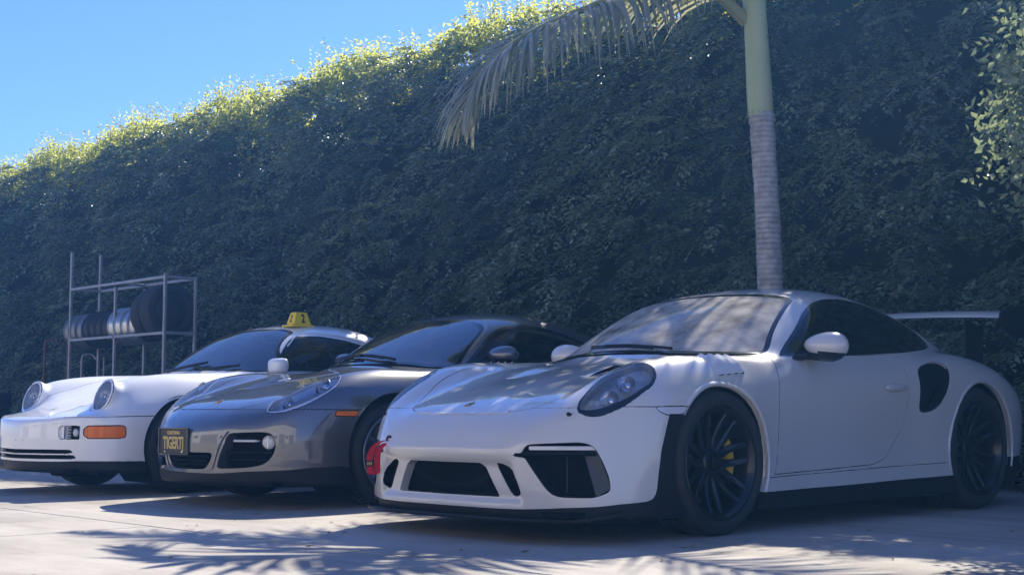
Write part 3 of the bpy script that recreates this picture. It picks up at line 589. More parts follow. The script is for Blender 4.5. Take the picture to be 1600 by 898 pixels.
def smooth(P,n=3,closed=True,keep=(),r=.022):
    """Chaikin corner cutting, keep: indices of corners left sharp"""
    P=[tuple(p) for p in P]; K=[i in keep for i in range(len(P))]
    for _ in range(n):
        o=[];k=[]; r=r if _==0 else r*.5
        for i in range(len(P)):
            a=np.array(P[i-1]);b=np.array(P[i]);c=np.array(P[(i+1)%len(P)])
            if K[i]: o.append(tuple(b));k.append(True)
            else:
                u=min(.25,r/max(np.linalg.norm(a-b),1e-9)); w=min(.25,r/max(np.linalg.norm(c-b),1e-9)); o+= [tuple(b+(a-b)*u),tuple(b+(c-b)*w)];k+=[False,False]
        P,K=o,k
    return np.array(P)
def car_field(sp,h):
    X=np.arange(sp['x'][0],sp['x'][1]+h,h); ny=int(np.ceil(1.05/h)); Yh=(np.arange(ny)+.5)*h; Z=np.arange(.02,1.40,h)
    def tab(k,U,V,su,sv):
        c,d=sp[k]; us=sorted(d); return table(us,c,[d[u] for u in us],U,V,su,sv)
    x=X[:,None,None]; y=Yh[None,:,None]; z=Z[None,None,:]
    f32=lambda a:a.astype(np.float32)
    Tt=tab('top',X,Yh,.035,.02); Sd=tab('side',X,Z,.05,.02); Fr=tab('front',Yh,Z,.02,.02); Re=tab('rear',Yh,Z,.03,.02)
    if 'topmod' in sp: Tt=Tt+sp['topmod'](X[:,None],Yh[None,:])
    if 'frontmod' in sp: Fr=Fr+sp['frontmod'](Yh[:,None],Z[None,:])
    a=f32((z-Tt[:,:,None])*nrm(Tt,h,h)[:,:,None]); b=f32((y-Sd[:,None,:])*nrm(Sd,h,h)[:,None,:])
    c=f32((Fr[None]-x)*nrm(Fr,h,h)[None]); d=f32((x-Re[None])*nrm(Re,h,h)[None])
    g=smax(a,b,sp.get('k_ts',.085)); kf=sp.get('k_f',.09); g=smax(g,c,(kf(y) if callable(kf) else kf)+0*c); g=smax(g,d,.12)
    for e in sp.get('lumps',[]): g=e(g,x,y,z)
    g=smax(g,f32(sp.get('floor',.105)-z)+0*g,.03)
    Tc=tab('ctop',X,Yh,.045,.02)+.010; Sc=tab('cside',X,Z,.05,.02)+.010
    p=f32((z-Tc[:,:,None])*nrm(Tc,h,h)[:,:,None]); q=f32((y-Sc[:,None,:])*nrm(Sc,h,h)[:,None,:])
    gc=smax(p,q,sp.get('k_c',.075)); gc=smax(gc,f32(.62-z)+0*gc,.05); gc=smax(gc,d,.1)
    g=smin(g,gc,sp.get('k_u',.07)); g=np.concatenate([g[:,::-1],g],1)
    return g,(X[0],-Yh[-1],Z[0]),h
YK=[0,.30,.50,.62,.72,.80,.87,.94,1.05]; ZK=[.05,.14,.25,.40,.55,.68,.78,.88,1.0]; ZF=[.02,.10,.16,.30,.42,.50,.60,.75]
YC=[0,.25,.45,.58,.68,.78]; ZC=[.75,.90,1.0,1.1,1.2,1.3]; ZR=[.05,.2,.35,.55,.7,.85]
RS=dict(x=(-1.12,3.72),k_f=lambda y:.022+.045*np.clip((y-.42)/.2,0,1),
 top=(YK,{-1.05:[.36,.34,.30,.27,.22,.15,.08,.02,-.05],-.98:[.470,.460,.430,.40,.36,.31,.25,.18,.08],-.93:[.545,.535,.505,.475,.44,.40,.35,.28,.18],
  -.87:[.595,.586,.562,.54,.51,.47,.425,.36,.26],-.79:[.630,.622,.606,.600,.578,.535,.48,.42,.32],-.65:[.676,.668,.666,.698,.692,.640,.57,.49,.38],
  -.50:[.717,.710,.720,.772,.778,.732,.650,.565,.45],-.35:[.752,.745,.760,.817,.830,.790,.710,.62,.49],-.15:[.793,.787,.798,.842,.858,.828,.757,.665,.53],
  .05:[.828,.823,.827,.850,.861,.840,.782,.695,.55],.30:[.866,.861,.858,.864,.867,.847,.79,.70,.55],.60:[.905,.90,.89,.884,.872,.846,.79,.69,.53],
  1.0:[.92,.92,.915,.905,.892,.860,.795,.68,.52],1.6:[.94,.94,.935,.92,.905,.875,.815,.71,.55],2.0:[.94,.94,.94,.935,.925,.905,.86,.78,.62],
  2.35:[.93,.93,.935,.94,.938,.922,.882,.81,.66],2.7:[.885,.89,.90,.91,.91,.892,.848,.77,.62],3.05:[.80,.81,.825,.83,.825,.80,.745,.66,.5],
  3.35:[.69,.70,.71,.71,.695,.66,.6,.5,.35],3.7:[.5,.5,.5,.5,.48,.44,.38,.28,.1]}),
 side=(ZK,{-1.05:[.90,.91,.92,.93,.925,.90,.86,.80,.7],-.40:[.895,.905,.912,.918,.918,.905,.87,.81,.7],-.10:[.90,.91,.920,.928,.932,.920,.885,.82,.7],
  .15:[.90,.91,.920,.928,.932,.920,.885,.82,.7],.45:[.885,.90,.902,.900,.902,.895,.872,.82,.72],.80:[.87,.895,.878,.876,.888,.890,.872,.83,.74],
  1.3:[.87,.898,.878,.876,.889,.894,.882,.845,.76],1.7:[.88,.905,.888,.886,.900,.908,.90,.868,.79],2.0:[.90,.92,.915,.918,.930,.935,.925,.892,.82],
  2.45:[.92,.93,.940,.945,.950,.945,.932,.90,.83],2.8:[.91,.92,.932,.938,.940,.935,.918,.88,.8],3.2:[.86,.87,.885,.892,.892,.88,.855,.80,.7],3.7:[.72,.74,.76,.78,.78,.76,.72,.64,.5]}),
 front=(ZF,{0:[-.93,-.955,-.968,-.985,-.990,-.975,-.95,-.9],.30:[-.925,-.95,-.962,-.978,-.982,-.965,-.94,-.89],.48:[-.90,-.93,-.942,-.955,-.958,-.942,-.915,-.865],
  .62:[-.85,-.875,-.885,-.892,-.888,-.868,-.84,-.79],.72:[-.79,-.815,-.822,-.822,-.812,-.79,-.76,-.71],.80:[-.71,-.735,-.742,-.735,-.718,-.695,-.66,-.61],
  .86:[-.62,-.64,-.645,-.63,-.61,-.585,-.55,-.50],.91:[-.48,-.50,-.51,-.515,-.51,-.495,-.47,-.42],.96:[-.2,-.22,-.23,-.235,-.23,-.215,-.19,-.14],1.05:[.4]*8}),
 rear=(ZR,{0:[3.3,3.42,3.50,3.53,3.5,3.42],.5:[3.28,3.40,3.47,3.5,3.47,3.38],.75:[3.15,3.26,3.33,3.36,3.33,3.24],.88:[2.95,3.05,3.10,3.13,3.10,3.0],1.05:[2.4]*6}),
 ctop=(YC,{.10:[.80,.79,.76,.72,.66,.58],.28:[.895,.880,.832,.78,.71,.61],.45:[.985,.971,.926,.876,.808,.71],.62:[1.068,1.056,1.016,.970,.905,.81],
  .80:[1.148,1.138,1.104,1.062,1.0,.905],.98:[1.217,1.209,1.183,1.143,1.08,.99],1.12:[1.260,1.252,1.229,1.19,1.122,1.02],1.28:[1.289,1.281,1.258,1.216,1.14,1.03],
  1.45:[1.299,1.291,1.267,1.223,1.144,1.03],1.65:[1.291,1.283,1.259,1.213,1.132,1.02],1.90:[1.261,1.252,1.227,1.179,1.098,.995],2.15:[1.206,1.197,1.172,1.124,1.045,.95],
  2.40:[1.130,1.122,1.097,1.053,.983,.895],2.65:[1.038,1.031,1.010,.972,.907,.827],2.95:[.920,.914,.896,.863,.80,.72],3.25:[.80,.795,.78,.75,.69,.6]}),
 cside=(ZC,{.0:[.72,.70,.66,.6,.55,.5],.5:[.79,.772,.735,.69,.64,.58],.8:[.80,.782,.748,.702,.650,.59],1.2:[.805,.785,.750,.702,.640,.565],1.7:[.80,.778,.740,.690,.625,.55],
  2.1:[.775,.748,.706,.655,.590,.515],2.45:[.72,.683,.637,.582,.517,.445],2.8:[.64,.59,.54,.485,.42,.35],3.3:[.55,.48,.43,.38,.32,.26]}))
CA=dict(x=(-1.08,3.55),k_f=lambda y:.03+.03*np.clip((y-.4)/.2,0,1),floor=.14,
 top=(YK,{-1.06:[.30,.27,.20,.15,.10,.05,0,-.05,-.1],-.98:[.455,.43,.36,.30,.25,.2,.14,.07,-.02],-.92:[.535,.51,.45,.39,.34,.29,.23,.16,.05],-.86:[.585,.57,.52,.47,.43,.38,.32,.25,.13],
  -.79:[.625,.617,.588,.556,.525,.485,.43,.36,.24],-.70:[.660,.655,.638,.622,.600,.565,.51,.43,.31],-.60:[.688,.684,.680,.690,.676,.632,.565,.48,.36],-.45:[.730,.725,.730,.764,.764,.718,.64,.55,.42],
  -.25:[.775,.77,.780,.820,.828,.790,.71,.61,.48],0:[.823,.818,.824,.848,.855,.825,.755,.655,.52],.25:[.862,.857,.850,.852,.852,.83,.77,.675,.53],.55:[.90,.895,.882,.872,.862,.838,.775,.67,.52],
  1.0:[.92,.915,.905,.89,.875,.842,.775,.66,.5],1.6:[.93,.925,.918,.905,.89,.858,.80,.69,.53],2.0:[.93,.93,.93,.92,.908,.885,.835,.745,.58],2.4:[.915,.92,.925,.925,.915,.895,.85,.765,.6],
  2.8:[.86,.87,.875,.87,.855,.825,.77,.68,.5],3.2:[.74,.75,.755,.745,.72,.68,.61,.5,.3],3.5:[.6,.6,.6,.58,.55,.5,.43,.32,.15]}),
 side=(ZK,{-1:[.86,.87,.88,.885,.88,.86,.82,.76,.66],-.40:[.865,.872,.878,.884,.884,.868,.83,.77,.67],-.05:[.865,.875,.885,.893,.893,.878,.845,.785,.68],.35:[.855,.868,.870,.872,.876,.868,.84,.785,.69],
  .80:[.845,.865,.852,.850,.862,.864,.846,.80,.71],1.4:[.845,.868,.855,.855,.870,.874,.858,.815,.73],1.9:[.865,.88,.88,.885,.895,.897,.882,.845,.77],2.4:[.88,.89,.90,.905,.907,.902,.885,.845,.77],
  2.8:[.865,.875,.885,.89,.89,.88,.855,.81,.72],3.15:[.80,.81,.825,.83,.83,.815,.785,.73,.63],3.5:[.68,.7,.72,.73,.73,.71,.67,.6,.48]}),
 front=(ZF,{0:[-0.892,-0.922,-0.940,-0.959,-0.962,-0.950,-0.922,-0.862],.30:[-0.862,-0.892,-0.910,-0.929,-0.932,-0.920,-0.892,-0.832],.48:[-0.808,-0.838,-0.856,-0.875,-0.878,-0.866,-0.838,-0.778],.60:[-0.748,-0.778,-0.796,-0.815,-0.818,-0.806,-0.778,-0.718],.70:[-0.672,-0.702,-0.720,-0.739,-0.742,-0.730,-0.702,-0.642],.78:[-0.560,-0.590,-0.608,-0.627,-0.630,-0.618,-0.590,-0.530],.84:[-0.428,-0.458,-0.476,-0.495,-0.498,-0.486,-0.458,-0.398],.88:[-0.282,-0.312,-0.330,-0.349,-0.352,-0.340,-0.312,-0.252],.94:[0]*8,1.05:[.6]*8}),
 rear=(ZR,{0:[3.22,3.32,3.40,3.43,3.40,3.3],.5:[3.2,3.30,3.37,3.40,3.36,3.25],.72:[3.08,3.18,3.25,3.27,3.23,3.12],.84:[2.9,2.98,3.04,3.06,3.02,2.9],1.0:[2.3]*6}),
 ctop=(YC,{.10:[.75,.735,.68,.62,.55,.46],.28:[.855,.838,.785,.73,.66,.56],.45:[.950,.934,.886,.835,.765,.665],.62:[1.040,1.026,.984,.937,.87,.77],.80:[1.126,1.115,1.08,1.036,.972,.87],.98:[1.202,1.193,1.166,1.124,1.057,.96],
  1.12:[1.252,1.243,1.218,1.176,1.105,1.0],1.28:[1.283,1.274,1.248,1.203,1.127,1.015],1.45:[1.295,1.286,1.26,1.213,1.133,1.02],1.65:[1.285,1.276,1.25,1.202,1.12,1.01],1.90:[1.248,1.239,1.213,1.164,1.083,.98],2.15:[1.185,1.176,1.15,1.102,1.025,.93],
  2.40:[1.105,1.097,1.072,1.028,.958,.87],2.65:[1.018,1.01,.988,.948,.882,.80],2.95:[.912,.905,.885,.848,.785,.7],3.25:[.80,.793,.775,.74,.68,.59]}),
 cside=(ZC,{.0:[.70,.68,.64,.58,.53,.48],.5:[.765,.748,.712,.668,.618,.558],.8:[.775,.757,.724,.68,.628,.566],1.2:[.78,.76,.726,.68,.618,.545],1.7:[.775,.753,.716,.667,.603,.53],2.1:[.75,.722,.68,.628,.565,.492],
  2.45:[.70,.663,.617,.563,.498,.425],2.8:[.63,.585,.535,.48,.415,.345],3.3:[.55,.48,.43,.38,.32,.26]}))
YN=[0,.25,.40,.50,.58,.66,.74,.80,.90]; 
NF=dict(x=(-1.0,3.45),floor=.16,k_ts=.07,k_f=.032,
 top=(YN,{-.98:[.42,.41,.39,.37,.33,.28,.22,.15,.0],-.92:[.520,.515,.505,.49,.46,.41,.35,.29,.15],-.86:[.545,.542,.535,.53,.52,.49,.43,.37,.25],-.78:[.568,.566,.562,.558,.552,.54,.50,.44,.33],
  -.66:[.600,.598,.592,.585,.58,.57,.54,.49,.40],-.58:[.620,.618,.614,.605,.598,.588,.56,.515,.42],-.47:[.650,.654,.688,.762,.790,.748,.655,.575,.46],-.38:[.674,.676,.714,.792,.820,.782,.69,.61,.48],-.2:[.718,.719,.758,.826,.850,.814,.725,.64,.5],
  0:[.764,.764,.795,.845,.866,.834,.752,.665,.52],.25:[.816,.816,.832,.860,.874,.842,.765,.675,.53],.5:[.865,.862,.866,.876,.880,.848,.77,.68,.53],.8:[.90,.895,.89,.888,.882,.848,.775,.68,.53],
  1.2:[.91,.908,.90,.89,.875,.84,.775,.69,.53],1.7:[.91,.91,.905,.895,.88,.848,.79,.71,.55],2.1:[.90,.905,.905,.90,.89,.865,.82,.76,.6],2.4:[.88,.885,.89,.888,.88,.858,.815,.755,.6],
  2.8:[.80,.805,.81,.805,.79,.765,.72,.65,.45],3.1:[.70,.70,.70,.69,.67,.63,.57,.5,.3],3.4:[.5,.5,.5,.48,.45,.4,.33,.25,.1]}),
 side=(ZK,{-1:[.80,.81,.82,.822,.82,.79,.74,.68,.6],-.40:[.80,.81,.815,.82,.82,.80,.755,.69,.6],0:[.805,.815,.82,.828,.828,.81,.77,.705,.6],.4:[.795,.805,.80,.80,.805,.797,.765,.71,.62],.9:[.785,.80,.785,.784,.795,.795,.77,.725,.64],
  1.5:[.785,.802,.788,.788,.80,.802,.782,.74,.66],1.9:[.80,.81,.815,.82,.828,.828,.81,.765,.69],2.27:[.815,.822,.83,.836,.838,.835,.815,.77,.69],2.65:[.80,.81,.815,.82,.82,.81,.785,.735,.65],3.1:[.74,.75,.76,.76,.755,.735,.7,.64,.54],3.4:[.64,.66,.67,.67,.66,.64,.6,.54,.44]}),
 front=(ZF,{0:[-0.833,-0.868,-0.896,-0.916,-0.918,-0.916,-0.910,-0.888],.30:[-0.800,-0.835,-0.863,-0.883,-0.885,-0.883,-0.877,-0.855],.48:[-0.747,-0.782,-0.810,-0.830,-0.832,-0.830,-0.824,-0.802],.58:[-0.700,-0.735,-0.763,-0.783,-0.785,-0.783,-0.777,-0.755],.68:[-0.623,-0.658,-0.686,-0.706,-0.708,-0.706,-0.700,-0.678],.74:[-0.547,-0.582,-0.610,-0.630,-0.632,-0.630,-0.624,-0.602],.79:[-0.445,-0.480,-0.508,-0.528,-0.530,-0.528,-0.522,-0.500],.83:[-0.275,-0.310,-0.338,-0.358,-0.360,-0.358,-0.352,-0.330],.88:[0]*8,1.0:[.6]*8}),
 rear=(ZR,{0:[3.05,3.2,3.27,3.29,3.24,3.1],.5:[3.03,3.18,3.24,3.26,3.21,3.07],.68:[2.93,3.07,3.13,3.15,3.10,2.96],.78:[2.75,2.87,2.92,2.94,2.89,2.75],.95:[2.2]*6}),
 ctop=(YC,{.30:[.80,.785,.745,.70,.64,.55],.46:[.880,.868,.836,.796,.738,.65],.60:[.985,.974,.944,.904,.84,.745],.75:[1.088,1.077,1.046,1.002,.93,.825],.90:[1.176,1.165,1.132,1.08,1.0,.89],1.04:[1.238,1.227,1.192,1.136,1.05,.93],
  1.18:[1.264,1.252,1.217,1.16,1.07,.95],1.35:[1.288,1.276,1.241,1.182,1.088,.96],1.55:[1.295,1.283,1.248,1.188,1.092,.96],1.75:[1.282,1.27,1.235,1.174,1.078,.95],2.0:[1.222,1.21,1.176,1.116,1.022,.905],2.25:[1.142,1.13,1.098,1.04,.955,.845],
  2.5:[1.045,1.035,1.004,.952,.872,.775],2.75:[.972,.962,.932,.88,.80,.70],3.0:[.855,.845,.815,.765,.69,.59],3.25:[.72,.71,.68,.64,.57,.48]}),
 cside=(ZC,{.2:[.66,.64,.605,.565,.52,.47],.6:[.70,.685,.652,.613,.57,.52],.9:[.715,.698,.665,.625,.58,.525],1.3:[.72,.702,.668,.626,.575,.51],1.8:[.715,.695,.66,.615,.56,.49],2.15:[.69,.667,.63,.585,.53,.46],2.5:[.64,.61,.57,.523,.467,.4],2.9:[.56,.52,.475,.43,.375,.31],3.3:[.45,.4,.36,.32,.27,.22]}))
def bucket(c,d,r,k):
    c=np.array(c); d=np.array(d,float); d/=np.linalg.norm(d)
    def f(g,x,y,z):
        px,py,pz=x-c[0],y-c[1],z-c[2]; t=px*d[0]+py*d[1]+pz*d[2]; rr=np.sqrt(np.maximum(px*px+py*py+pz*pz-t*t,0))
        cone=rr-r+np.clip(-t,0,1)*.10; q=smax(cone,np.abs(t+.20)-.20,.02); q=smax(q,t-.012*np.cos(np.clip(rr/r,0,1)*1.5),.01)
        return smin(g,q.astype(np.float32),k)
    return f
NF['lumps']=[bucket((-.552,.574,.700),(-1,-.02,.36),.134,.028)]
def sst(t): t=np.clip(t,0,1); return t*t*(3-2*t)
# lower fascia stepped in round the grille openings
RS['frontmod']=lambda y,z: .022*sst((.372-z)/.026)*sst((z-.172)/.03)*sst((.455+.35*np.clip(.36-z,0,.2)-y)/.03)-.010*sst((z-.372)/.02)*sst((.452-z)/.03)*sst((.50-y)/.10)
# ---------------------------------------------------------------- car building
VIEW = {'side': lambda V: V[:, [0, 2]], 'front': lambda V: np.stack([np.abs(V[:, 1]), V[:, 2]], 1), 'top': lambda V: np.stack([V[:, 0], np.abs(V[:, 1])], 1)}
class Car:
    def __init__(s, spec, h, loc, name, label, cat, paint):
        s.S = Shell(*car_field(spec, h)); s.h = h; s.root = empty(name, loc); tag(s.root, label, cat); s.paint = paint; s.ids = {'body': 0}
    def id(s, n): return s.ids.setdefault(n, len(s.ids))
    def phi(s, name, view, poly):
        if callable(poly): return poly
        f = polysdf(poly); return lambda V: f(VIEW[view](V))
    def reg(s, name, view, poly, only=('body',), where=None, refine=1):
        p = s.phi(name, view, poly)
        for _ in range(refine): s.S.refine(p, s.h*.75, where)
        s.S.cut(p, s.id(name), [s.id(o) for o in only], where); return p
    def part(s, name, labels, m, side=0, gap=.0022, depth=.014, parent=None, off=None):
        w = None if side == 0 else (lambda C: C[:, 1]*side > 0)
        V, T, N = s.S.part([s.id(l) for l in labels], gap, depth, w)
        if len(T) == 0: return None
        if off is not None: V = V-N*off
        return mesh_np(name, V, T, m, parent or s.root, N)
    def bowl(s, name, labels, m, side, phi, dmax, slope, parent, edge=.003):
        V, T, N = s.S.part([s.id(l) for l in labels], 0, 0, lambda C: C[:, 1]*side > 0, flange=False); d = np.minimum(dmax, edge+np.maximum(0, -phi(V))*slope)
        return mesh_np(name, V-N*d[:, None], T, m, parent, None)
    def recess(s, lab, vec, wall, back, parent=None, side=0, names=('intake_surround', 'grille'), backoff=None):
        w = None if side == 0 else (lambda C: C[:, 1]*side > 0)
        V, T, N = s.S.part([s.id(lab)], 0, 0, w, flange=False); vec = np.array(vec, float)
        if side and abs(vec[1]) > 0: vec = vec*[1, -side, 1]
        E = np.concatenate([T[:, [0, 1]], T[:, [1, 2]], T[:, [2, 0]]]); k = np.sort(E, 1); k = k[:, 0]*np.int64(len(V))+k[:, 1]; u, i, c = np.unique(k, return_index=True, return_counts=True); B = E[i[c == 1]]
        n = len(V); W = np.concatenate([V-N*.001, V+vec]); Fw = np.stack([B[:, 0], B[:, 1], B[:, 1]+n, B[:, 0]+n], 1); us, inv = np.unique(Fw, return_inverse=True)
        a = mesh_np(names[0], W[us], inv.reshape(-1, 4), wall, parent or s.root, smooth=True, sharp=40)
        b = mesh_np(names[1], V+vec*.96, T, back, parent or s.root, smooth=True)
        return a, b
    def at(s, x, y, z0=1.3):
        """height and normal of the surface straight below (x,y)"""
        zs = np.arange(z0, .1, -.004); P = np.stack([np.full(len(zs), x), np.full(len(zs), y), zs], 1); g = trilin(s.S.G, P, s.S.x0, s.S.h); i = int(np.argmax(g < 0)); p = P[i]; return Vector(p), Vector(s.S.normals(p[None])[0])
    def fwd(s, y, z):
        xs = np.arange(-1.1, 1.0, .003); P = np.stack([xs, np.full(len(xs), y), np.full(len(xs), z)], 1); g = trilin(s.S.G, P, s.S.x0, s.S.h); i = int(np.argmax(g < 0)); return Vector(P[i]), Vector(s.S.normals(P[i][None])[0])
def frame(n, up=(0, 0, 1)):
    n = Vector(n).normalized(); r = Vector(up).cross(n).normalized(); u = n.cross(r); return Matrix((r, u, n)).transposed()
def circle_phi(cx, cz, r): return lambda V: np.hypot(V[:, 0]-cx, V[:, 2]-cz)-r
def spoke(mb, a0, a1, r0, r1, w0, w1, ax0, ax1, dep, side, n=7, bow=.0):
    """one wheel spoke: swept bevelled bar from hub to rim; angles at both ends"""
    rings = []
    for i in range(n):
        t = i/(n-1); a = a0+(a1-a0)*t; r = r0+(r1-r0)*t; w = w0+(w1-w0)*t; ax = ax0+(ax1-ax0)*t+bow*math.sin(math.pi*t); c = Vector((r*math.cos(a), 0, r*math.sin(a))); tn = Vector((-math.sin(a), 0, math.cos(a))); d = dep*(1-.25*t)
        rings.append([c+tn*u*w*.5+Vector((0, side*(ax+v), 0)) for u, v in ((-1, -d), (-1, -.005), (-.6, 0), (.6, 0), (1, -.005), (1, -d))])
    mb.loft(rings)
def make_wheel(root, x, side, cy, R, w, rb, style, rimmat, caliper=None, ang=0.0, spin=0.0):
    e = empty('wheel', (x, side*cy, R), root)
    A = lambda P: [(side*a, r) for a, r in P]; h = w/2
    tread = [(-h*.96, R-.022), (-h*.80, R-.004)]
    for g in (-.5, -.17, .17, .5): tread += [(h*(g-.045), R), (h*(g-.04), R-.006), (h*(g+.04), R-.006), (h*(g+.045), R)]
    prof = [(-h*.86, rb+.003), (-h*.98, rb+.02), (-h*1.03, (R+rb)/2)]+tread+[(h*.80, R-.004), (h*.96, R-.022), (h*1.02, R-.05), (h*1.03, (R+rb)/2), (h*.985, rb+.022), (h*.97, rb+.018), (h*.90, rb+.004), (h*.86, rb+.003)]
    MB().lathe(A(prof), n=72).build('tyre', M['rubber'], e, sharp=40)
    mb = MB().lathe(A([(-h*.88, rb-.004), (-h*.86, rb+.006), (-h*.8, rb-.01), (-h*.3, rb-.03), (h*.3, rb-.026), (h*.72, rb-.016), (h*.84, rb-.004), (h*.93, rb+.012), (h*.955, rb+.008), (h*.95, rb-.002), (h*.86, rb-.014), (h*.72, rb-.024), (h*.2, rb-.036), (-h*.8, rb-.02)]), n=72)
    hub = .062
    if style == 'twin':
        for k in range(7):
            a = spin+k*2*math.pi/7
            for q in (-1, 1): spoke(mb, a+q*.30, a+q*.155, hub*.8, rb-.012, .044, .027, h*.46, h*.80, .045, side, bow=-.012)
    elif style == 'ten':
        for k in range(10):
            a = spin+k*2*math.pi/10; spoke(mb, a-.02, a, hub*.8, rb-.010, .030, .026, h*.62, h*.84, .04, side)
    else:
        for k in range(5):
            a = spin+k*2*math.pi/5; spoke(mb, a, a, hub*.7, rb-.010, .085, .060, h*.70, h*.80, .045, side, bow=.008)
    mb.lathe(A([(h*.05, hub*1.05), (h*.45, hub*1.05), (h*.53, hub*.9), (h*.54, hub*.55), (h*.50, hub*.5), (h*.50, .001)]), n=36)
    mb.build('rim', rimmat, e, sharp=35)
    if style == 'twin':
        nb = MB().lathe(A([(h*.50, .034), (h*.66, .034), (h*.70, .029), (h*.70, .001)]), n=6); nb.lathe(A([(h*.48, .044), (h*.56, .044), (h*.565, .036)]), n=36); nb.build('centre_lock_nut', M['satin'], e, sharp=30)
    else:
        nb = MB().lathe(A([(h*.5, .032), (h*.58, .032), (h*.60, .026), (h*.60, .001)]), n=24); nb.build('hub_cap', rimmat, e)
    dr = rb*.76
    MB().lathe(A([(-h*.10, dr), (h*.02, dr), (h*.02, dr*.55), (h*.14, dr*.50), (h*.14, .001)]), n=60).build('brake_disc', M['disc'], e, sharp=30)
    mb = MB(); rings = []
    for i in range(11):
        a = ang+(i-5)*.105; s_ = 1-.25*abs((i-5)/5)**3; rings.append([Vector((r*math.cos(a), side*(h*ax), r*math.sin(a))) for r, ax in ((dr*.70, .06), (dr*.74, .22+.10*s_), (dr*.98, .24+.10*s_), (dr*1.08, .16), (dr*1.08, -.25), (dr*.70, -.25))])
    mb.loft(rings).build('brake_caliper', caliper or M['disc'], e, sharp=30)
    return e
def liner(root, x, z, r, side, y0=.42, y1=.86):
    mb = MB().lathe([(side*y0, .05), (side*y0, r*.98), (side*y0*1.05, r), (side*y1, r)], (x, 0, z), n=40, a0=-.75, a1=math.pi+.75); return mb.build('wheel_arch_liner', M['dark'], root)
def mirror(car, c, r, side, m, stalk, name='door_mirror', square=False):
    """shell open to the rear, glass, and a dark foot to the door"""
    e = empty(name, c, car.root)
    def fn(p):
        x, y, z = p
        if square: q = lambda v, k: math.copysign(abs(v)**k, v); return (q(x, .9)*(1 if x < 0 else .35), q(y, .55), q(z, .50))
        return (x*(1 if x < 0 else .42), y*(1+.10*z)+.05*side*(1-abs(z)), z*(.93+.22*side*y)-.10*side*y*(1 if z < 0 else .3))
    MB().ell((0, 0, 0), r, 28, 18, fn).build('mirror_housing', m, e, sharp=70)
    if not square:
        lo = MB(); lo.ell((0, 0, 0), tuple(q*1.006 for q in r), 28, 18, fn); lo.f = [f for f in lo.f if max(lo.v[i][2] for i in f) < -r[2]*.30]; lo.build('mirror_base', M['satin'], e, sharp=70)
    MB().ell((r[0]*(.40 if not square else .33), 0, 0), (.012, r[1]*.86, r[2]*.80), 24, 10).build('mirror_glass', M['chrome'], e)
    d = Vector(stalk)-Vector(c); mb = MB(); w = r[0]*.5
    P = curve([tuple(d), tuple(d*.62+Vector((0, 0, -.012))), (0, -side*r[1]*.35, -r[2]*.72), (0, side*r[1]*.30, -r[2]*.80)], 10)
    mb.loft([[Vector(p)+Vector((w*(1-.3*i/10)*math.cos(a), 0, .017*math.sin(a))) for a in [2*math.pi*k/12 for k in range(12)]] for i, p in enumerate(P)]); mb.build('mirror_foot', M['satin'], e); return e
def crest(car, x, y=0.0, w=.045, h=.060, z0=1.2):
    p, n = car.at(x, y, z0); F = frame(n, (1, 0, 0)); F = Matrix((Vector((0, 1, 0)), n.cross(Vector((0, 1, 0))), n)).transposed()
    sh = [(-.5, .5), (0, .56), (.5, .5), (.5, -.02), (.36, -.32), (0, -.56), (-.36, -.32), (-.5, -.02)]
    def put(poly, z0, z1, m, nm, par): return MB().prism(poly, lambda q: p+F@Vector((q[0]*w, q[1]*h, z0)), lambda q: p+F@Vector((q[0]*w, q[1]*h, z1))).build(nm, m, par, smooth=False)
    b = put(sh, .0, .0025, M['gold'], 'crest', car.root)
    for i, (a, c, m) in enumerate((((-.42, .44), (-.04, .06), 'gold'), ((.04, .44), (.42, .06), 'enamelred'), ((-.42, -.02), (-.05, -.26), 'enamelred'), ((.05, -.02), (.36, -.26), 'gold'))):
        put([(a[0], a[1]), (c[0], a[1]), (c[0], c[1]), (a[0], c[1])], .0026, .0032, M[m], 'crest_quarter', b)
    put([(-.12, .18), (.12, .18), (.12, -.06), (0, -.18), (-.12, -.06)], .0033, .0042, M['ink'], 'crest_centre', b)
def wiper(car, pts, z0=1.3, r=.008):
    P = []
    for x, y in pts:
        p, n = car.at(x, y, z0); P.append(p+n*.022)
    P = curve([tuple(p) for p in P], 14); mb = MB().tube(P, [r*1.3]*4+[r]*8+[r*.6]*3, 6)
    Q = [Vector(p)+Vector((-.004, 0, -.010)) for p in P[3:]]; mb.tube(Q, .005, 5); return mb.build('wiper', M['black'], car.root)
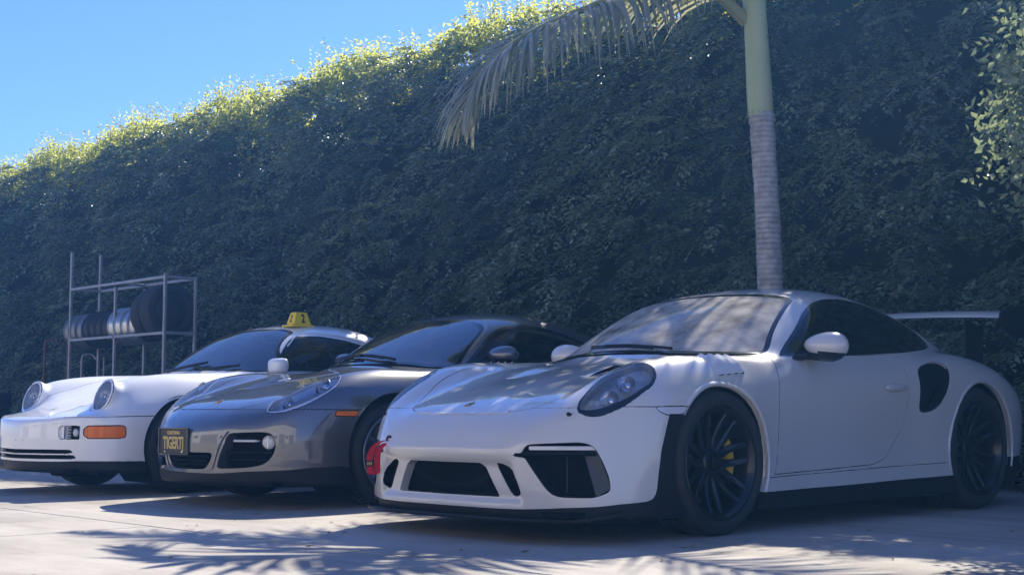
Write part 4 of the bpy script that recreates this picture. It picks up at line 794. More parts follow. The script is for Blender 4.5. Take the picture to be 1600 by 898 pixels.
def cabin(car, x0, x1, w, zf, steer=-.36, dx=.0):
    """seats, dashboard, wheel: what shows through the glass"""
    r = car.root
    MB().box(((x0+x1)/2, 0, zf-.58), (x1-x0+.6, w*2, .02)).build('cabin_floor', M['interior'], r)
    mb = MB(); rings = []
    for x, z in ((x0-.12, zf+.03), (x0+.12, zf+.055), (x0+.30, zf+.035), (x0+.36, zf-.03), (x0+.34, zf-.25)): rings.append([Vector((x, y*w*.97, z-.03*abs(y)**3+.02*math.exp(-((y-steer/w)/.25)**2))) for y in np.linspace(-1, 1, 15)])
    mb.loft(rings, close=False, cap=False); mb.build('dashboard', M['interior'], r)
    for sy in (-1, 1):
        s = empty('seat', (x0+.92+dx, sy*w*.50, zf-.56), r); rot = Matrix.Rotation(math.radians(16), 3, 'Y')
        MB().box((-.08, 0, .10), (.50, .46, .13), bev=.05).build('seat_cushion', M['alcantara'], s); 
        MB().box(Vector((.20, 0, .12))+rot@Vector((0, 0, .30)), (.11, .46, .60), rot, bev=.045, taper=.82).build('backrest', M['alcantara'], s)
        MB().box(Vector((.20, 0, .12))+rot@Vector((0, 0, .66)), (.09, .24, .17), rot, bev=.04).build('headrest', M['alcantara'], s)
    c = Vector((x0+.46, steer, zf+.005)); R = Matrix.Rotation(math.radians(-66), 3, 'Y'); mb = MB(); ring = [c+R@Vector((.18*math.cos(a), .18*math.sin(a), 0)) for a in [2*math.pi*k/36 for k in range(37)]]
    mb.tube(ring, .014, 8)
    for a in (0, math.pi, -math.pi/2): mb.tube([c, c+R@Vector((.17*math.sin(a+math.pi/2), .17*math.cos(a+math.pi/2), 0))], .012, 6)
    mb.ell(tuple(c), (.05, .05, .05), 12, 8); mb.build('steering_wheel', M['interior'], r)
    MB().box((x0+.62, 0, car.at(x0+.62, 0, 1.4)[0].z-.09), (.02, .20, .055), bev=.01).build('rear_view_mirror', M['black'], r)
def lamp_unit(car, parent, p, n, r, depth, ball=True):
    """projector: silver cup and glass ball set into the lamp"""
    F = frame(n); mb = MB(); prof = [(0.0, r), (.006, r*.94), (-depth*.5, r*.72), (-depth, r*.45)]
    rings = [[p+F@Vector((q*math.cos(a), q*math.sin(a), z)) for z, q in prof] for a in [2*math.pi*k/28 for k in range(28)]]
    mb.loft(rings, close=False, cap=False, wrap=True); mb.build('projector_cup', M['reflector'], parent)
    c = p-F@Vector((0, 0, depth*.55)); MB().ell(tuple(c), (r*.62,)*3, 18, 12).build('projector_lens', M['ball'], parent)
def plate_at(car, c, yaw, w, h):
    e = empty('number_plate', c, car.root); e.rotation_euler = (math.radians(4), 0, yaw); return e
# ================================================================ pale grey coupe with the rear wing
def build_rs():
    c = Car(RS, .015, (0, 0, 0), 'sports_coupe', 'pale grey sports coupe with black wheels and tall rear wing, nearest of the cars', 'car', M['rs']); R = c.root; p = c.paint
    tail = lambda C: C[:, 0] > -2
    nose = lambda C: C[:, 0] < -.55
    c.reg('arch', 'side', circle_phi(-.012, .347, .362), where=lambda C: (np.abs(C[:, 1]) > .5) & (C[:, 0] < .6)); c.reg('arch', 'side', circle_phi(2.505, .362, .388), where=lambda C: (np.abs(C[:, 1]) > .5) & (C[:, 0] > 1.8))
    lower = [(-1.3, -.1), (-1.3, .150), (-.96, .150), (-.85, .163), (-.75, .169), (-.67, .178), (-.545, .186), (-.51, .195), (-.49, .215), (-.48, .242), (-.471, .318), (-.454, .413), (-.421, .509), (-.395, .575), (-.30, .575), (-.2, .2), (.2, .195), (.34, .192), (1.1, .196), (2.12, .212), (2.5, .25), (2.9, .30), (3.8, .30), (3.8, -.1)]
    c.reg('trim', 'side', lower)
    c.reg('marker', 'side', smooth([(-.479, .612), (-.27, .615), (-.297, .582), (-.354, .568), (-.435, .577)], 1), where=lambda C: np.abs(C[:, 1]) > .8)
    hl = smooth([(-.775, .689), (-.762, .719), (-.739, .746), (-.701, .776), (-.655, .801), (-.607, .822), (-.552, .838), (-.498, .844), (-.446, .846), (-.402, .834), (-.376, .815), (-.362, .785), (-.368, .752), (-.40, .715), (-.43, .683), (-.47, .660), (-.529, .648), (-.58, .648), (-.633, .652), (-.679, .656), (-.722, .661), (-.753, .670)], 1)
    ph = c.reg('lamp_rim', 'top', hl, where=lambda C: (C[:, 2] > .5) & (C[:, 0] < -.2), refine=2)
    c.reg('lamp', 'top', lambda V: ph(V)+.011, ('lamp_rim',), where=lambda C: (C[:, 2] > .5) & (C[:, 0] < -.2))
    hood = smooth([(-.890, -.2), (-.890, .06), (-.884, .178), (-.86, .332), (-.812, .43), (-.72, .480), (-.64, .522), (-.52, .565), (-.3, .60), (0, .635), (.22, .655), (.33, .60), (.285, .40), (.25, .13), (.245, -.2)], 2)
    c.reg('hood', 'top', hood, where=lambda C: (C[:, 2] > .5))
    duct = [(-.275, .300), (-.19, .262), (-.10, .225), (-.02, .205), (-.012, .225), (-.02, .275), (-.09, .288), (-.19, .304)]
    front = lambda C: (C[:, 0] < -.55) & (C[:, 2] < .56)
    c.reg('mid_intake', 'front', smooth([(-.5, .352), (.272, .354), (.358, .208), (.358, .206), (-.5, .203)], 1, keep=(0, 4)), where=front)
    c.reg('slot', 'front', smooth([(.349, .356), (.387, .356), (.435, .334), (.469, .296), (.491, .245), (.490, .225), (.457, .209), (.434, .219), (.402, .27)], 1), where=front)
    it = smooth([(.459, .396), (.508, .404), (.514, .416), (.522, .433), (.536, .443), (.597, .446), (.677, .450), (.720, .452), (.747, .447), (.767, .434), (.781, .41), (.801, .356), (.817, .295), (.822, .248), (.816, .232), (.779, .211), (.753, .211), (.683, .212), (.655, .215), (.631, .226), (.610, .247), (.576, .299), (.541, .355), (.521, .387), (.490, .388)], 1)
    c.reg('side_intake', 'front', it, where=front)
    c.reg('windscreen', 'front', smooth([(-.3, 1.256), (.10, 1.255), (.30, 1.246), (.42, 1.236), (.53, 1.216), (.572, 1.19), (.600, 1.14), (.665, 1.0), (.712, .905), (.715, .885), (.60, .880), (.40, .888), (.13, .902), (-.3, .905)], 2), where=lambda C: (C[:, 0] < 1.3) & (C[:, 0] > .2) & (C[:, 2] > .8))
    wf = polysdf(smooth([(-.3, 1.256), (.10, 1.255), (.30, 1.246), (.42, 1.236), (.53, 1.216), (.572, 1.19), (.600, 1.14), (.665, 1.0), (.712, .905), (.715, .885), (.60, .880), (.40, .888), (.13, .902), (-.3, .905)], 2))
    c.reg('seal', 'front', lambda V: -(wf(VIEW['front'](V))+.014), ('windscreen',))
    c.reg('cowl', 'top', smooth([(.15, -.2), (.235, .1), (.27, .4), (.33, .62), (.47, .69), (.75, .75), (.75, -.2)], 1), where=lambda C: (C[:, 2] > .78) & (C[:, 2] < .93) & (C[:, 0] < .6))
    win = smooth([(.668, .873), (.824, .979), (1.023, 1.111), (1.10, 1.150), (1.19, 1.185), (1.331, 1.213), (1.514, 1.226), (1.72, 1.214), (1.90, 1.184), (2.05, 1.142), (2.2, 1.088), (2.31, 1.030), (2.355, .988), (2.34, .972), (2.2, .950), (1.876, .922), (1.275, .890)], 2, keep=(0,))
    c.reg('side_glass', 'side', win, where=lambda C: (np.abs(C[:, 1]) > .4) & (C[:, 2] > .84)); wp = polysdf(win)
    c.reg('glass_seal', 'side', lambda V: -(wp(VIEW['side'](V))+.013), ('side_glass',))
    c.reg('rear_glass', 'top', smooth([(1.98, -.2), (1.98, .42), (2.1, .50), (2.62, .40), (2.75, .2), (2.75, -.2)], 2), where=lambda C: C[:, 2] > .85)
    door = smooth([(.60, .869), (.555, .835), (.517, .774), (.478, .66), (.468, .593), (.453, .40), (.43, .30), (.40, .276), (.7, .281), (.986, .286), (1.366, .298), (1.487, .327), (1.634, .473), (1.708, .674), (1.735, .793), (1.725, .86), (1.69, .905), (1.275, .889), (.72, .870)], 1)
    c.reg('door', 'side', door, where=lambda C: np.abs(C[:, 1]) > .5)
    c.reg('scoop', 'side', smooth([(1.84, .812), (1.90, .840), (2.003, .864), (2.10, .873), (2.15, .862), (2.173, .835), (2.139, .775), (2.077, .693), (1.994, .615), (1.907, .581), (1.82, .577), (1.80, .60), (1.815, .70)], 2), where=lambda C: np.abs(C[:, 1]) > .7)
    c.reg('skirt', 'side', [(.2, .1), (.2, .262), (.343, .262), (1.0, .270), (1.5, .279), (2.15, .288), (2.3, .1)], where=lambda C: (np.abs(C[:, 1]) > .7) & (C[:, 0] > .2) & (C[:, 0] < 2.25))
    c.reg('bumper', 'side', [(-1.3, -.1), (-1.3, .606), (-.80, .606), (-.575, .611), (-.2, .611), (-.2, -.1)], where=lambda C: C[:, 0] < -.2)
    c.reg('fender', 'side', [(-1.2, .5), (-1.2, .92), (.50, .92), (.585, .872), (.555, .835), (.517, .774), (.478, .66), (.468, .593), (.453, .40), (.43, .30), (.40, .1), (-.3, .1)], where=lambda C: (C[:, 0] < .6) & ~((C[:, 2] > .875) & (C[:, 0] > .40)))
    # panels
    c.part('body_shell', ['body'], p); bum = c.part('front_bumper', ['bumper'], p, depth=.02); c.part('hood', ['hood'], p, gap=.003)
    c.part('lower_trim', ['trim'], M['black'], gap=0, depth=.02); c.part('cowl', ['cowl'], M['black'], off=.006); ws = c.part('windscreen', ['windscreen'], M['rsglass'], gap=.0, depth=.003); c.part('windscreen_seal', ['seal'], M['gloss'], gap=0, depth=.003, parent=ws); c.part('rear_window', ['rear_glass'], M['sideglass'])
    pk = [(-.642, .768, .659), (-.533, .772, .735)]
    for sd in (-1, 1):
        c.part('front_fender', ['fender'], p, sd); d = c.part('door', ['door'], p, sd); g = c.part('side_window', ['side_glass'], M['sideglass'], sd, gap=0, depth=.003); c.part('window_seal', ['glass_seal'], M['gloss'], sd, gap=0, depth=.003, parent=g)
        c.part('side_skirt', ['skirt'], p, sd, gap=.0015); c.part('side_marker', ['marker'], M['clearw'], sd, gap=.003, depth=.01)
        MB().ell((1.582, sd*.906, .714), (.115, .020, .022), 24, 12, lambda q: (q[0], q[1], q[2]*(1-.25*q[0]))).build('door_handle', p, d)
        lm = c.part('headlight', ['lamp'], M['rslens'], sd, gap=0, depth=.002); c.part('headlight_rim', ['lamp_rim'], M['gloss'], sd, gap=.001, depth=.01, parent=lm)
        c.bowl('headlight_bowl', ['lamp'], M['satin2'], sd, ph, .075, 1.6, lm, .02)
        for k, q in enumerate(pk):
            q = Vector((q[0], sd*q[1], q[2])); n = Vector(c.S.normals(np.array([q]))[0]); fw = (n+Vector((-.9, 0, .1))).normalized(); lamp_unit(c, lm, q-n*.030, fw, .044 if k == 0 else .046, .05)
        for (x, y) in ((-.715, .715), (-.70, .738), (-.672, .762)):
            q, n = c.at(x, sd*y, .9); MB().box(q-n*.016, (.022, .026, .010), frame(n), bev=.003).build('day_light', M['clearw'], lm)
        w, b = c.recess('side_intake', (.075, .0, 0), M['black'], M['grille'], side=sd)
        # trim panel on the outer side, vane under the lamp strip, strut
        q = [(.727, .398), (.778, .418), (.822, .250), (.779, .213)]; P = [c.fwd(sd*a, b2)[0] for a, b2 in q]; mb = MB(); V1 = [P[0]+Vector((.035, 0, 0)), P[1]+Vector((.004, 0, 0)), P[2]+Vector((.004, 0, 0)), P[3]+Vector((.012, 0, 0))]; V2 = [v+Vector((.02, -sd*.004, 0)) for v in V1]
        mb.add(V1+V2, [(0, 1, 2, 3), (7, 6, 5, 4), (0, 4, 5, 1), (1, 5, 6, 2), (2, 6, 7, 3), (3, 7, 4, 0)]); mb.build('intake_vane', M['vane'], w, smooth=False)
        ys = np.linspace(.535, .768, 12); st = [c.fwd(sd*y, .427)[0]+Vector((.012, 0, .0)) for y in ys]
        MB().loft([[s_+Vector((0, 0, .010)), s_+Vector((-.006, 0, .007)), s_+Vector((-.006, 0, -.007)), s_+Vector((0, 0, -.010)), s_+Vector((.02, 0, 0))] for s_ in st]).build('light_strip', M['clearw'], w)
        st = [c.fwd(sd*y, .402)[0]+Vector((.008, 0, 0)) for y in np.linspace(.475, .775, 12)]; MB().loft([[s_+Vector((0, 0, .009)), s_+Vector((-.012, 0, 0)), s_+Vector((0, 0, -.009)), s_+Vector((.06, 0, -.006)), s_+Vector((.06, 0, .006))] for s_ in st]).build('intake_splitter', M['black'], w)
        a = c.fwd(sd*.665, .39)[0]; b2 = c.fwd(sd*.665, .232)[0]; MB().tube([a+Vector((.04, 0, 0)), b2+Vector((.04, 0, 0))], .0025, 6).build('strut', M['rimdark'], w)
        c.recess('slot', (.035, 0, 0), M['satin'], M['grille'], side=sd)
        E0 = [(-.280, .300), (-.22, .300), (-.15, .300), (-.08, .299), (-.02, .297), (.03, .294)]; hts = [.0, .010, .018, .020, .014, .001]; lo = [c.at(x, sd*y, 1.0) for x, y in E0]; bk = [c.at(x+.02, sd*(y-.10), 1.0) for x, y in E0]
        tp = [q+n*h_ for (q, n), h_ in zip(lo, hts)]; MB().loft([[q-n*.003, t_, t_+Vector((.0, -sd*.012, -.001)), q-n*.003+Vector((0, -sd*.012, 0))] for (q, n), t_ in zip(lo, tp)]).build('hood_duct', M['dark'], R, sharp=30)
        MB().loft([[t_+n*.0015, t_+n*.004+Vector((.004, -sd*.010, 0)), t_*.5+b_*.5+n*(.004+.2*h_), b_+n*.0008, b_-n*.004, t_-n*.002+Vector((0, -sd*.013, 0))] for (q, n), t_, (b_, n2), h_ in zip(lo, tp, bk, hts)]).build('duct_cover', p, R, sharp=60)
        c.recess('scoop', (.03, .10, 0), M['satin'], M['dark'], side=sd, names=('scoop_wall', 'scoop_floor'))
        # louvres over the front wheel
        for k in range(4):
            x = .00+.058*k; yy = np.linspace(.745+.004*k, .872-.002*k, 8); A = [c.at(x, sd*y, 1.0) for y in yy]; B = [c.at(x+.040, sd*y, 1.0) for y in yy]
            MB().loft([[q+n*.001, q2+n2*.016, q2+n2*.011, q-n*.004] for (q, n), (q2, n2) in zip(A, B)]).build('fender_louvre', p, R, sharp=30)
            MB().loft([[q2+n2*.0115-Vector((.004, 0, 0)), q2+n2*.0115+Vector((.004, 0, 0)), q2+n2*.0008+Vector((.014, 0, 0)), q2+n2*.0008-Vector((.01, 0, 0))] for q2, n2 in B]).build('louvre_gap', M['dark'], R, sharp=30)
        make_wheel(R, 0, sd, .775, .346, .265, .262, 'twin', M['rimblack'], M['yellow'], .05, .18); make_wheel(R, 2.48, sd, .768, .364, .325, .275, 'twin', M['rimblack'], M['yellow'], math.pi-.1, .5)
        liner(R, 0, .35, .385, sd); liner(R, 2.5, .37, .41, sd)
        mirror(c, (.86, sd*.925, .922), (.095, .128, .080), sd, p, (.78, sd*.80, .862))
        MB().loft([[Vector((x, sd*y, z)) for x, z in ((3.20, .80), (3.42, .80), (3.44, 1.15), (3.20, 1.17))] for y in (.46, .474)]).build('wing_pylon', M['black'], R, sharp=30)
        mb = MB(); ep = smooth([(3.01, 1.215), (3.14, 1.25), (3.52, 1.28), (3.56, 1.22), (3.5, 1.06), (3.2, 1.05), (3.06, 1.09), (3.0, 1.15)], 2); mb.prism(ep, lambda q: Vector((q[0], sd*.805, q[1])), lambda q: Vector((q[0], sd*.823, q[1]))); mb.build('wing_end_plate', M['black'], R, sharp=40)
    c.recess('mid_intake', (.05, 0, .0), p, M['grille'])
    # wing
    af = [(0, .0), (.03, .022), (.10, .034), (.2, .034), (.32, .022), (.42, .004), (.42, .0), (.32, .008), (.2, .010), (.10, .002), (.03, -.010)]; mb = MB()
    mb.loft([[Vector((3.06-.015*(1-abs(y/.8)**2)+q*1.0, y, 1.175+.03*(1-abs(y/.8)**2)+z+q*.10)) for q, z in af] for y in np.linspace(-.805, .805, 25)]); mb.build('rear_wing', p, R, sharp=50)
    # dark strip laid on as the gap shadow under the hood's leading edge
    P = []
    for y in np.linspace(-.34, .34, 25):
        x = np.interp(abs(y), [0, .178, .332, .43], [-.893, -.888, -.866, -.82]); P.append(c.at(x-.004, y, .9))
    MB().loft([[q+n*.0015+Vector((.006, 0, .003)), q+n*.0012-Vector((.009, 0, .008)), q-n*.006]for q, n in P]).build('hood_gap_shadow', M['dark'], R, sharp=60)
    P = [c.at(np.interp(abs(y), [0, .178, .332, .43], [-.893, -.888, -.866, -.82])+.010, y, .9) for y in np.linspace(-.33, .33, 25)]
    MB().loft([[q+n*.001+Vector((.022, 0, .010)), q+n*.0055+Vector((.004, 0, .002)), q+n*.005-Vector((.006, 0, .003)), q+n*.0005-Vector((.007, 0, .004))] for q, n in P]).build('hood_lip', p, R, sharp=70)
    # rolled lips round the wheel openings
    for sd in (-1, 1):
        for cx, cz, r, a0, a1 in ((-.012, .347, .366, -.42, 2.35), (2.505, .362, .392, -.3, math.pi+.3)):
            rings = []
            for k in range(49):
                a = a0+(a1-a0)*k/48; ring = []
                for dr in (0, .006, .013, .020):
                    x, z = cx+(r+dr)*math.cos(a), cz+(r+dr)*math.sin(a); ys = np.arange(1.0, .6, -.003); g = trilin(c.S.G, np.stack([np.full(len(ys), x), ys, np.full(len(ys), z)], 1), c.S.x0, c.S.h); ring.append(Vector((x, sd*(float(ys[int(np.argmax(g < 0))])+{0: .001, .006: .009, .013: .009, .020: .0005}[dr]), z)))
                ring.append(ring[0]+Vector((0, -sd*.03, 0))); rings.append(ring)
            MB().loft(rings, close=False, cap=False).build('arch_lip', p, R, sharp=70)
    # front splitter
    mb = MB(); rings = []
    for y in np.linspace(-.865, .865, 41):
        a = abs(y); q = c.fwd(y*.985, .145)[0]; x = q.x-.028-.012*max(0, (a-.6)/.25); lift = .030*max(0, (a-.70)/.165)**2
        rings.append([Vector((x, y, .098+lift)), Vector((x-.004, y, .106+lift)), Vector((x, y, .115+lift)), Vector((x+.12, y, .132+lift)), Vector((x+.14, y, .095))])
    mb.loft(rings); mb.build('front_splitter', M['black'], R, sharp=40)
    MB().box((1.25, 0, .135), (4.3, 1.5, .02)).build('underbody', M['dark'], R)
    cabin(c, .50, 2.1, .62, .86); wiper(c, [(.318, -.34), (.322, -.05), (.355, .26)], r=.006)
    crest(c, -.80)
    # headlamp washer jet and tow eye strap
    for sd in (-1, 1):
        q, n = c.at(-.798, sd*.660, .9); MB().ell(tuple(q+n*.004), (.013, .013, .010), 10, 6).build('washer_jet', M['black'], R)
    q = c.fwd(.425, .445)[0]; st = empty('tow_strap', q); tag(st, 'red webbing tow strap hanging from the front bumper of the pale grey coupe', 'strap')
    cp = curve([(.02, 0, .0), (-.012, .010, .002), (-.045, .045, -.020), (-.055, .075, -.07), (-.050, .085, -.13), (-.045, .080, -.160), (-.03, .070, -.166), (-.022, .062, -.15), (-.026, .058, -.10), (-.028, .045, -.05), (-.008, .02, -.012)], 60)
    mb = MB(); wv = Vector((.55, -.62, .10)).normalized(); mb.loft([[Vector(v)+wv*.016, Vector(v)+wv*.016+Vector((.003, .002, .001)), Vector(v)-wv*.016+Vector((.003, .002, .001)), Vector(v)-wv*.016] for v in cp]); mb.build('webbing', M['red'], st, sharp=40)
    v = Vector(cp[22]); t = (Vector(cp[25])-Vector(cp[19])).normalized(); nn = wv.cross(t).normalized(); nn = nn if nn.x < 0 else -nn; Fm = Matrix((wv, t, nn)).transposed()
    lb = MB().box(v+nn*.003, (.036, .030, .002), Fm).build('sewn_label', M['ink'], st, smooth=False)
    for k in (-.009, 0, .009): MB().box(v+nn*.0045+wv*k, (.005, .016, .001), Fm).build('label_mark', M['plateyellow'], lb, smooth=False)
    MB().lathe([(-.004, .012), (-.004, .024), (.004, .024), (.004, .012)], tuple(Vector((.006, 0, .004))), axis='x', n=20).build('eyelet', M['black'], st)
# ================================================================ dark grey coupe
def build_ca():
    c = Car(CA, .017, (.151, 2.618, 0), 'grey_coupe', 'dark grey metallic coupe with a black and yellow plate, parked in the middle', 'car', M['ca']); R = c.root; p = c.paint
    c.reg('arch', 'side', circle_phi(.0, .338, .362), where=lambda C: (np.abs(C[:, 1]) > .5) & (C[:, 0] < .6)); c.reg('arch', 'side', circle_phi(2.415, .335, .365), where=lambda C: (np.abs(C[:, 1]) > .5) & (C[:, 0] > 1.8))
    c.reg('trim', 'side', [(-1.3, -.1), (-1.3, .205), (-.93, .212), (-.85, .230), (-.70, .240), (-.6, .250), (-.41, .258), (-.2, .22), (.3, .20), (2.1, .21), (3.7, .28), (3.7, -.1)])
    c.reg('marker', 'side', [(-.450, .560), (-.437, .592), (-.290, .592), (-.300, .570), (-.313, .556)], where=lambda C: np.abs(C[:, 1]) > .7)
    hl = smooth([(-.762, .575), (-.757, .604), (-.735, .652), (-.70, .697), (-.632, .747), (-.566, .777), (-.497, .796), (-.437, .80), (-.39, .79), (-.350, .765), (-.322, .735), (-.312, .700), (-.325, .668), (-.37, .628), (-.44, .575), (-.52, .533), (-.59, .510), (-.66, .508), (-.712, .530), (-.748, .558)], 1)
    W = lambda C: (C[:, 2] > .5) & (C[:, 0] < -.2)
    ph = c.reg('lamp_rim', 'top', hl, where=W, refine=2); c.reg('lamp', 'top', lambda V: ph(V)+.009, ('lamp_rim',), where=W)
    c.reg('hood', 'top', smooth([(-.829, -.2), (-.828, .07), (-.818, .27), (-.794, .37), (-.727, .436), (-.664, .478), (-.55, .50), (-.3, .575), (0, .62), (.24, .645), (.36, .60), (.34, .35), (.32, -.2)], 2), where=lambda C: C[:, 2] > .5)
    front = lambda C: (C[:, 0] < -.55) & (C[:, 2] < .56)
    c.reg('mid_intake', 'front', smooth([(-.5, .335), (.262, .338), (.235, .285), (.19, .245), (.14, .238), (-.5, .238)], 1, keep=(0, 5)), where=front)
    c.reg('side_intake', 'front', smooth([(.400, .457), (.526, .463), (.60, .465), (.645, .460), (.670, .435), (.678, .396), (.671, .346), (.648, .302), (.608, .272), (.531, .257), (.406, .249), (.310, .247), (.300, .262), (.332, .337), (.362, .387), (.382, .436)], 1), where=front)
    wf_ = smooth([(-.3, 1.243), (.2, 1.236), (.395, 1.219), (.50, 1.192), (.56, 1.165), (.60, 1.12), (.651, 1.005), (.705, .890), (.69, .878), (.597, .880), (.445, .900), (.263, .908), (-.3, .910)], 2)
    c.reg('windscreen', 'front', wf_, where=lambda C: (C[:, 0] < 1.3) & (C[:, 0] > .25) & (C[:, 2] > .8)); wf = polysdf(wf_); c.reg('seal', 'front', lambda V: -(wf(VIEW['front'](V))+.014), ('windscreen',))
    c.reg('cowl', 'top', smooth([(.25, -.2), (.325, .3), (.36, .62), (.50, .68), (.75, .73), (.75, -.2)], 1), where=lambda C: (C[:, 2] > .78) & (C[:, 2] < .93) & (C[:, 0] < .6))
    win = smooth([(.700, .889), (.845, .994), (.992, 1.099), (1.08, 1.145), (1.19, 1.180), (1.376, 1.192), (1.55, 1.178), (1.75, 1.14), (1.95, 1.08), (2.1, 1.02), (2.18, .965), (2.15, .945), (1.9, .928), (1.275, .900)], 2, keep=(0,))
    c.reg('side_glass', 'side', win, where=lambda C: (np.abs(C[:, 1]) > .4) & (C[:, 2] > .84)); wp = polysdf(win); c.reg('glass_seal', 'side', lambda V: -(wp(VIEW['side'](V))+.013), ('side_glass',))
    c.reg('rear_glass', 'top', smooth([(1.98, -.2), (1.98, .42), (2.1, .50), (2.62, .40), (2.75, .2), (2.75, -.2)], 2), where=lambda C: C[:, 2] > .85)
    c.reg('door', 'side', smooth([(.63, .88), (.56, .80), (.50, .65), (.47, .45), (.46, .28), (1.0, .285), (1.45, .30), (1.6, .48), (1.66, .70), (1.67, .90), (1.2, .90)], 1), where=lambda C: np.abs(C[:, 1]) > .5)
    c.reg('bumper', 'side', [(-1.3, -.1), (-1.3, .600), (-.62, .600), (-.27, .598), (-.2, -.1)], where=lambda C: C[:, 0] < -.2)
    c.reg('fender', 'side', [(-1.2, .5), (-1.2, .93), (.50, .93), (.62, .885), (.56, .80), (.50, .65), (.47, .45), (.46, .1), (-.3, .1)], where=lambda C: (C[:, 0] < .64) & ~((C[:, 2] > .885) & (C[:, 0] > .42)))
    c.part('body_shell', ['body'], p); c.part('front_bumper', ['bumper'], p, depth=.02); c.part('hood', ['hood'], p); c.part('lower_trim', ['trim'], M['black'], gap=0, depth=.02); c.part('cowl', ['cowl'], M['black'], off=.006)
    ws = c.part('windscreen', ['windscreen'], M['glass'], gap=0, depth=.003); c.part('windscreen_seal', ['seal'], M['gloss'], gap=0, depth=.003, parent=ws); c.part('rear_window', ['rear_glass'], M['sideglass'])
    for sd in (-1, 1):
        c.part('front_fender', ['fender'], p, sd); d = c.part('door', ['door'], p, sd); g = c.part('side_window', ['side_glass'], M['sideglass'], sd, gap=0, depth=.003); c.part('window_seal', ['glass_seal'], M['gloss'], sd, gap=0, depth=.003, parent=g)
        c.part('side_marker', ['marker'], M['amber'], sd, gap=.003, depth=.01)
        lm = c.part('headlight', ['lamp'], M['hazylens'], sd, gap=0, depth=.002); c.part('headlight_rim', ['lamp_rim'], M['reflector2'], sd, gap=.002, depth=.01, parent=lm); c.bowl('headlight_bowl', ['lamp'], M['reflector2'], sd, ph, .06, 1.2, lm, .012)
        for (x, y, r) in ((-.655, .632, .042), (-.455, .715, .058)):
            q, n = c.at(x, sd*y, .95); lamp_unit(c, lm, q-n*.022, (n+Vector((-1.0, 0, .0))).normalized(), r, .045)
        w, b = c.recess('side_intake', (.07, 0, 0), p, M['grille'], side=sd)
        q = c.fwd(sd*.622, .405)[0]; e = empty('fog_lamp', q+Vector((.042, -sd*.012, 0)), R); e.rotation_euler = (0, 0, -sd*math.radians(36))
        MB().lathe([(-.020, .001), (-.019, .020), (-.014, .034), (-.004, .042)], axis='x', n=32).build('fog_lens', M['clearw'], e); MB().lathe([(-.006, .041), (-.010, .046), (.03, .052), (.05, .04)], axis='x', n=32).build('fog_ring', M['black'], e)
        MB().box((-.0205, 0, 0), (.004, .006, .07)).build('fog_rib', M['reflector'], e)
        P = [c.fwd(sd*y, .413)[0]+Vector((.006, 0, 0)) for y in np.linspace(.43, .572, 8)]; MB().loft([[v+Vector((0, 0, .008)), v+Vector((-.008, 0, .004)), v+Vector((-.008, 0, -.004)), v+Vector((0, 0, -.008)), v+Vector((.03, 0, 0))] for v in P]).build('day_light', M['clearw'], w)
        for z in (.30, .345):
            P = [c.fwd(sd*y, z)[0]+Vector((.022, 0, 0)) for y in np.linspace(.355, .640, 8)]; MB().loft([[v+Vector((0, 0, .006)), v+Vector((-.006, 0, 0)), v+Vector((0, 0, -.006)), v+Vector((.04, 0, 0))] for v in P]).build('grille_bar', M['black'], w)
        make_wheel(R, 0, sd, .755, .322, .235, .240, 'ten', M['rimgrey'], None, .05, .1); make_wheel(R, 2.415, sd, .745, .325, .265, .240, 'ten', M['rimgrey'], None, math.pi, .1)
        liner(R, 0, .34, .385, sd, y1=.83); liner(R, 2.415, .34, .39, sd, y1=.84)
        mirror(c, (.93, sd*.86, .962), (.095, .125, .066), sd, p, (.84, sd*.75, .90))
    w, b = c.recess('mid_intake', (.07, 0, 0), p, M['grille'])
    for z in (.262, .288, .314):
        P = [c.fwd(y, z)[0]+Vector((.02, 0, 0)) for y in np.linspace(-.19, .19, 12)]; MB().loft([[v+Vector((0, 0, .005)), v+Vector((-.006, 0, 0)), v+Vector((0, 0, -.005)), v+Vector((.03, 0, 0))] for v in P]).build('grille_bar', M['black'], w)
    # raised fins between centre and side intakes
    for sd in (-1, 1):
        P = [c.fwd(sd*y, z)[0] for y, z in ((.385, .468), (.37, .448), (.335, .400), (.305, .345), (.282, .295), (.262, .255), (.245, .238), (.20, .226), (.14, .222), (.05, .220))]; P = curve([tuple(v) for v in P], 30)
        MB().loft([[Vector(v)+Vector((.012, -sd*.016, -.004)), Vector(v)+Vector((-.008, -sd*.005, -.001)), Vector(v)+Vector((-.008, sd*.005, .001)), Vector(v)+Vector((.012, sd*.016, .004))] for v in P]).build('bumper_fin', p, R, sharp=60)
    MB().box((1.2, 0, .16), (4.0, 1.4, .02)).build('underbody', M['dark'], R)
    cabin(c, .56, 2.0, .60, .85); wiper(c, [(.43, -.33), (.44, -.05), (.50, .30)]); wiper(c, [(.44, .05), (.47, .28), (.56, .50)]); crest(c, -.73)
    # plate
    q = c.fwd(.16, .40)[0]; e = empty('number_plate', (q.x-.024, .130, .404), R); e.rotation_euler = (0, 0, math.radians(4))
    MB().box((0, 0, 0), (.006, .305, .152), bev=.0025).build('plate_panel', M['plate'], e)
    fr = MB()
    for s_ in (-1, 1): fr.box((-.003, s_*.155, 0), (.014, .012, .172), bev=.003); fr.box((-.003, 0, s_*.080), (.014, .298, .012), bev=.003)
    fr.build('plate_frame', M['gloss'], e, sharp=30)
    rot = (math.pi/2, 0, -math.pi/2)
    text_obj('CALIFORNIA', 'plate_state', M['plateyellow'], e, (-.0045, 0, .052), rot, .030, .80, bold=.0012); text_obj('TIGERTJ', 'plate_number', M['plateyellow'], e, (-.0045, 0, -.014), rot, .104, .60, bold=.003)
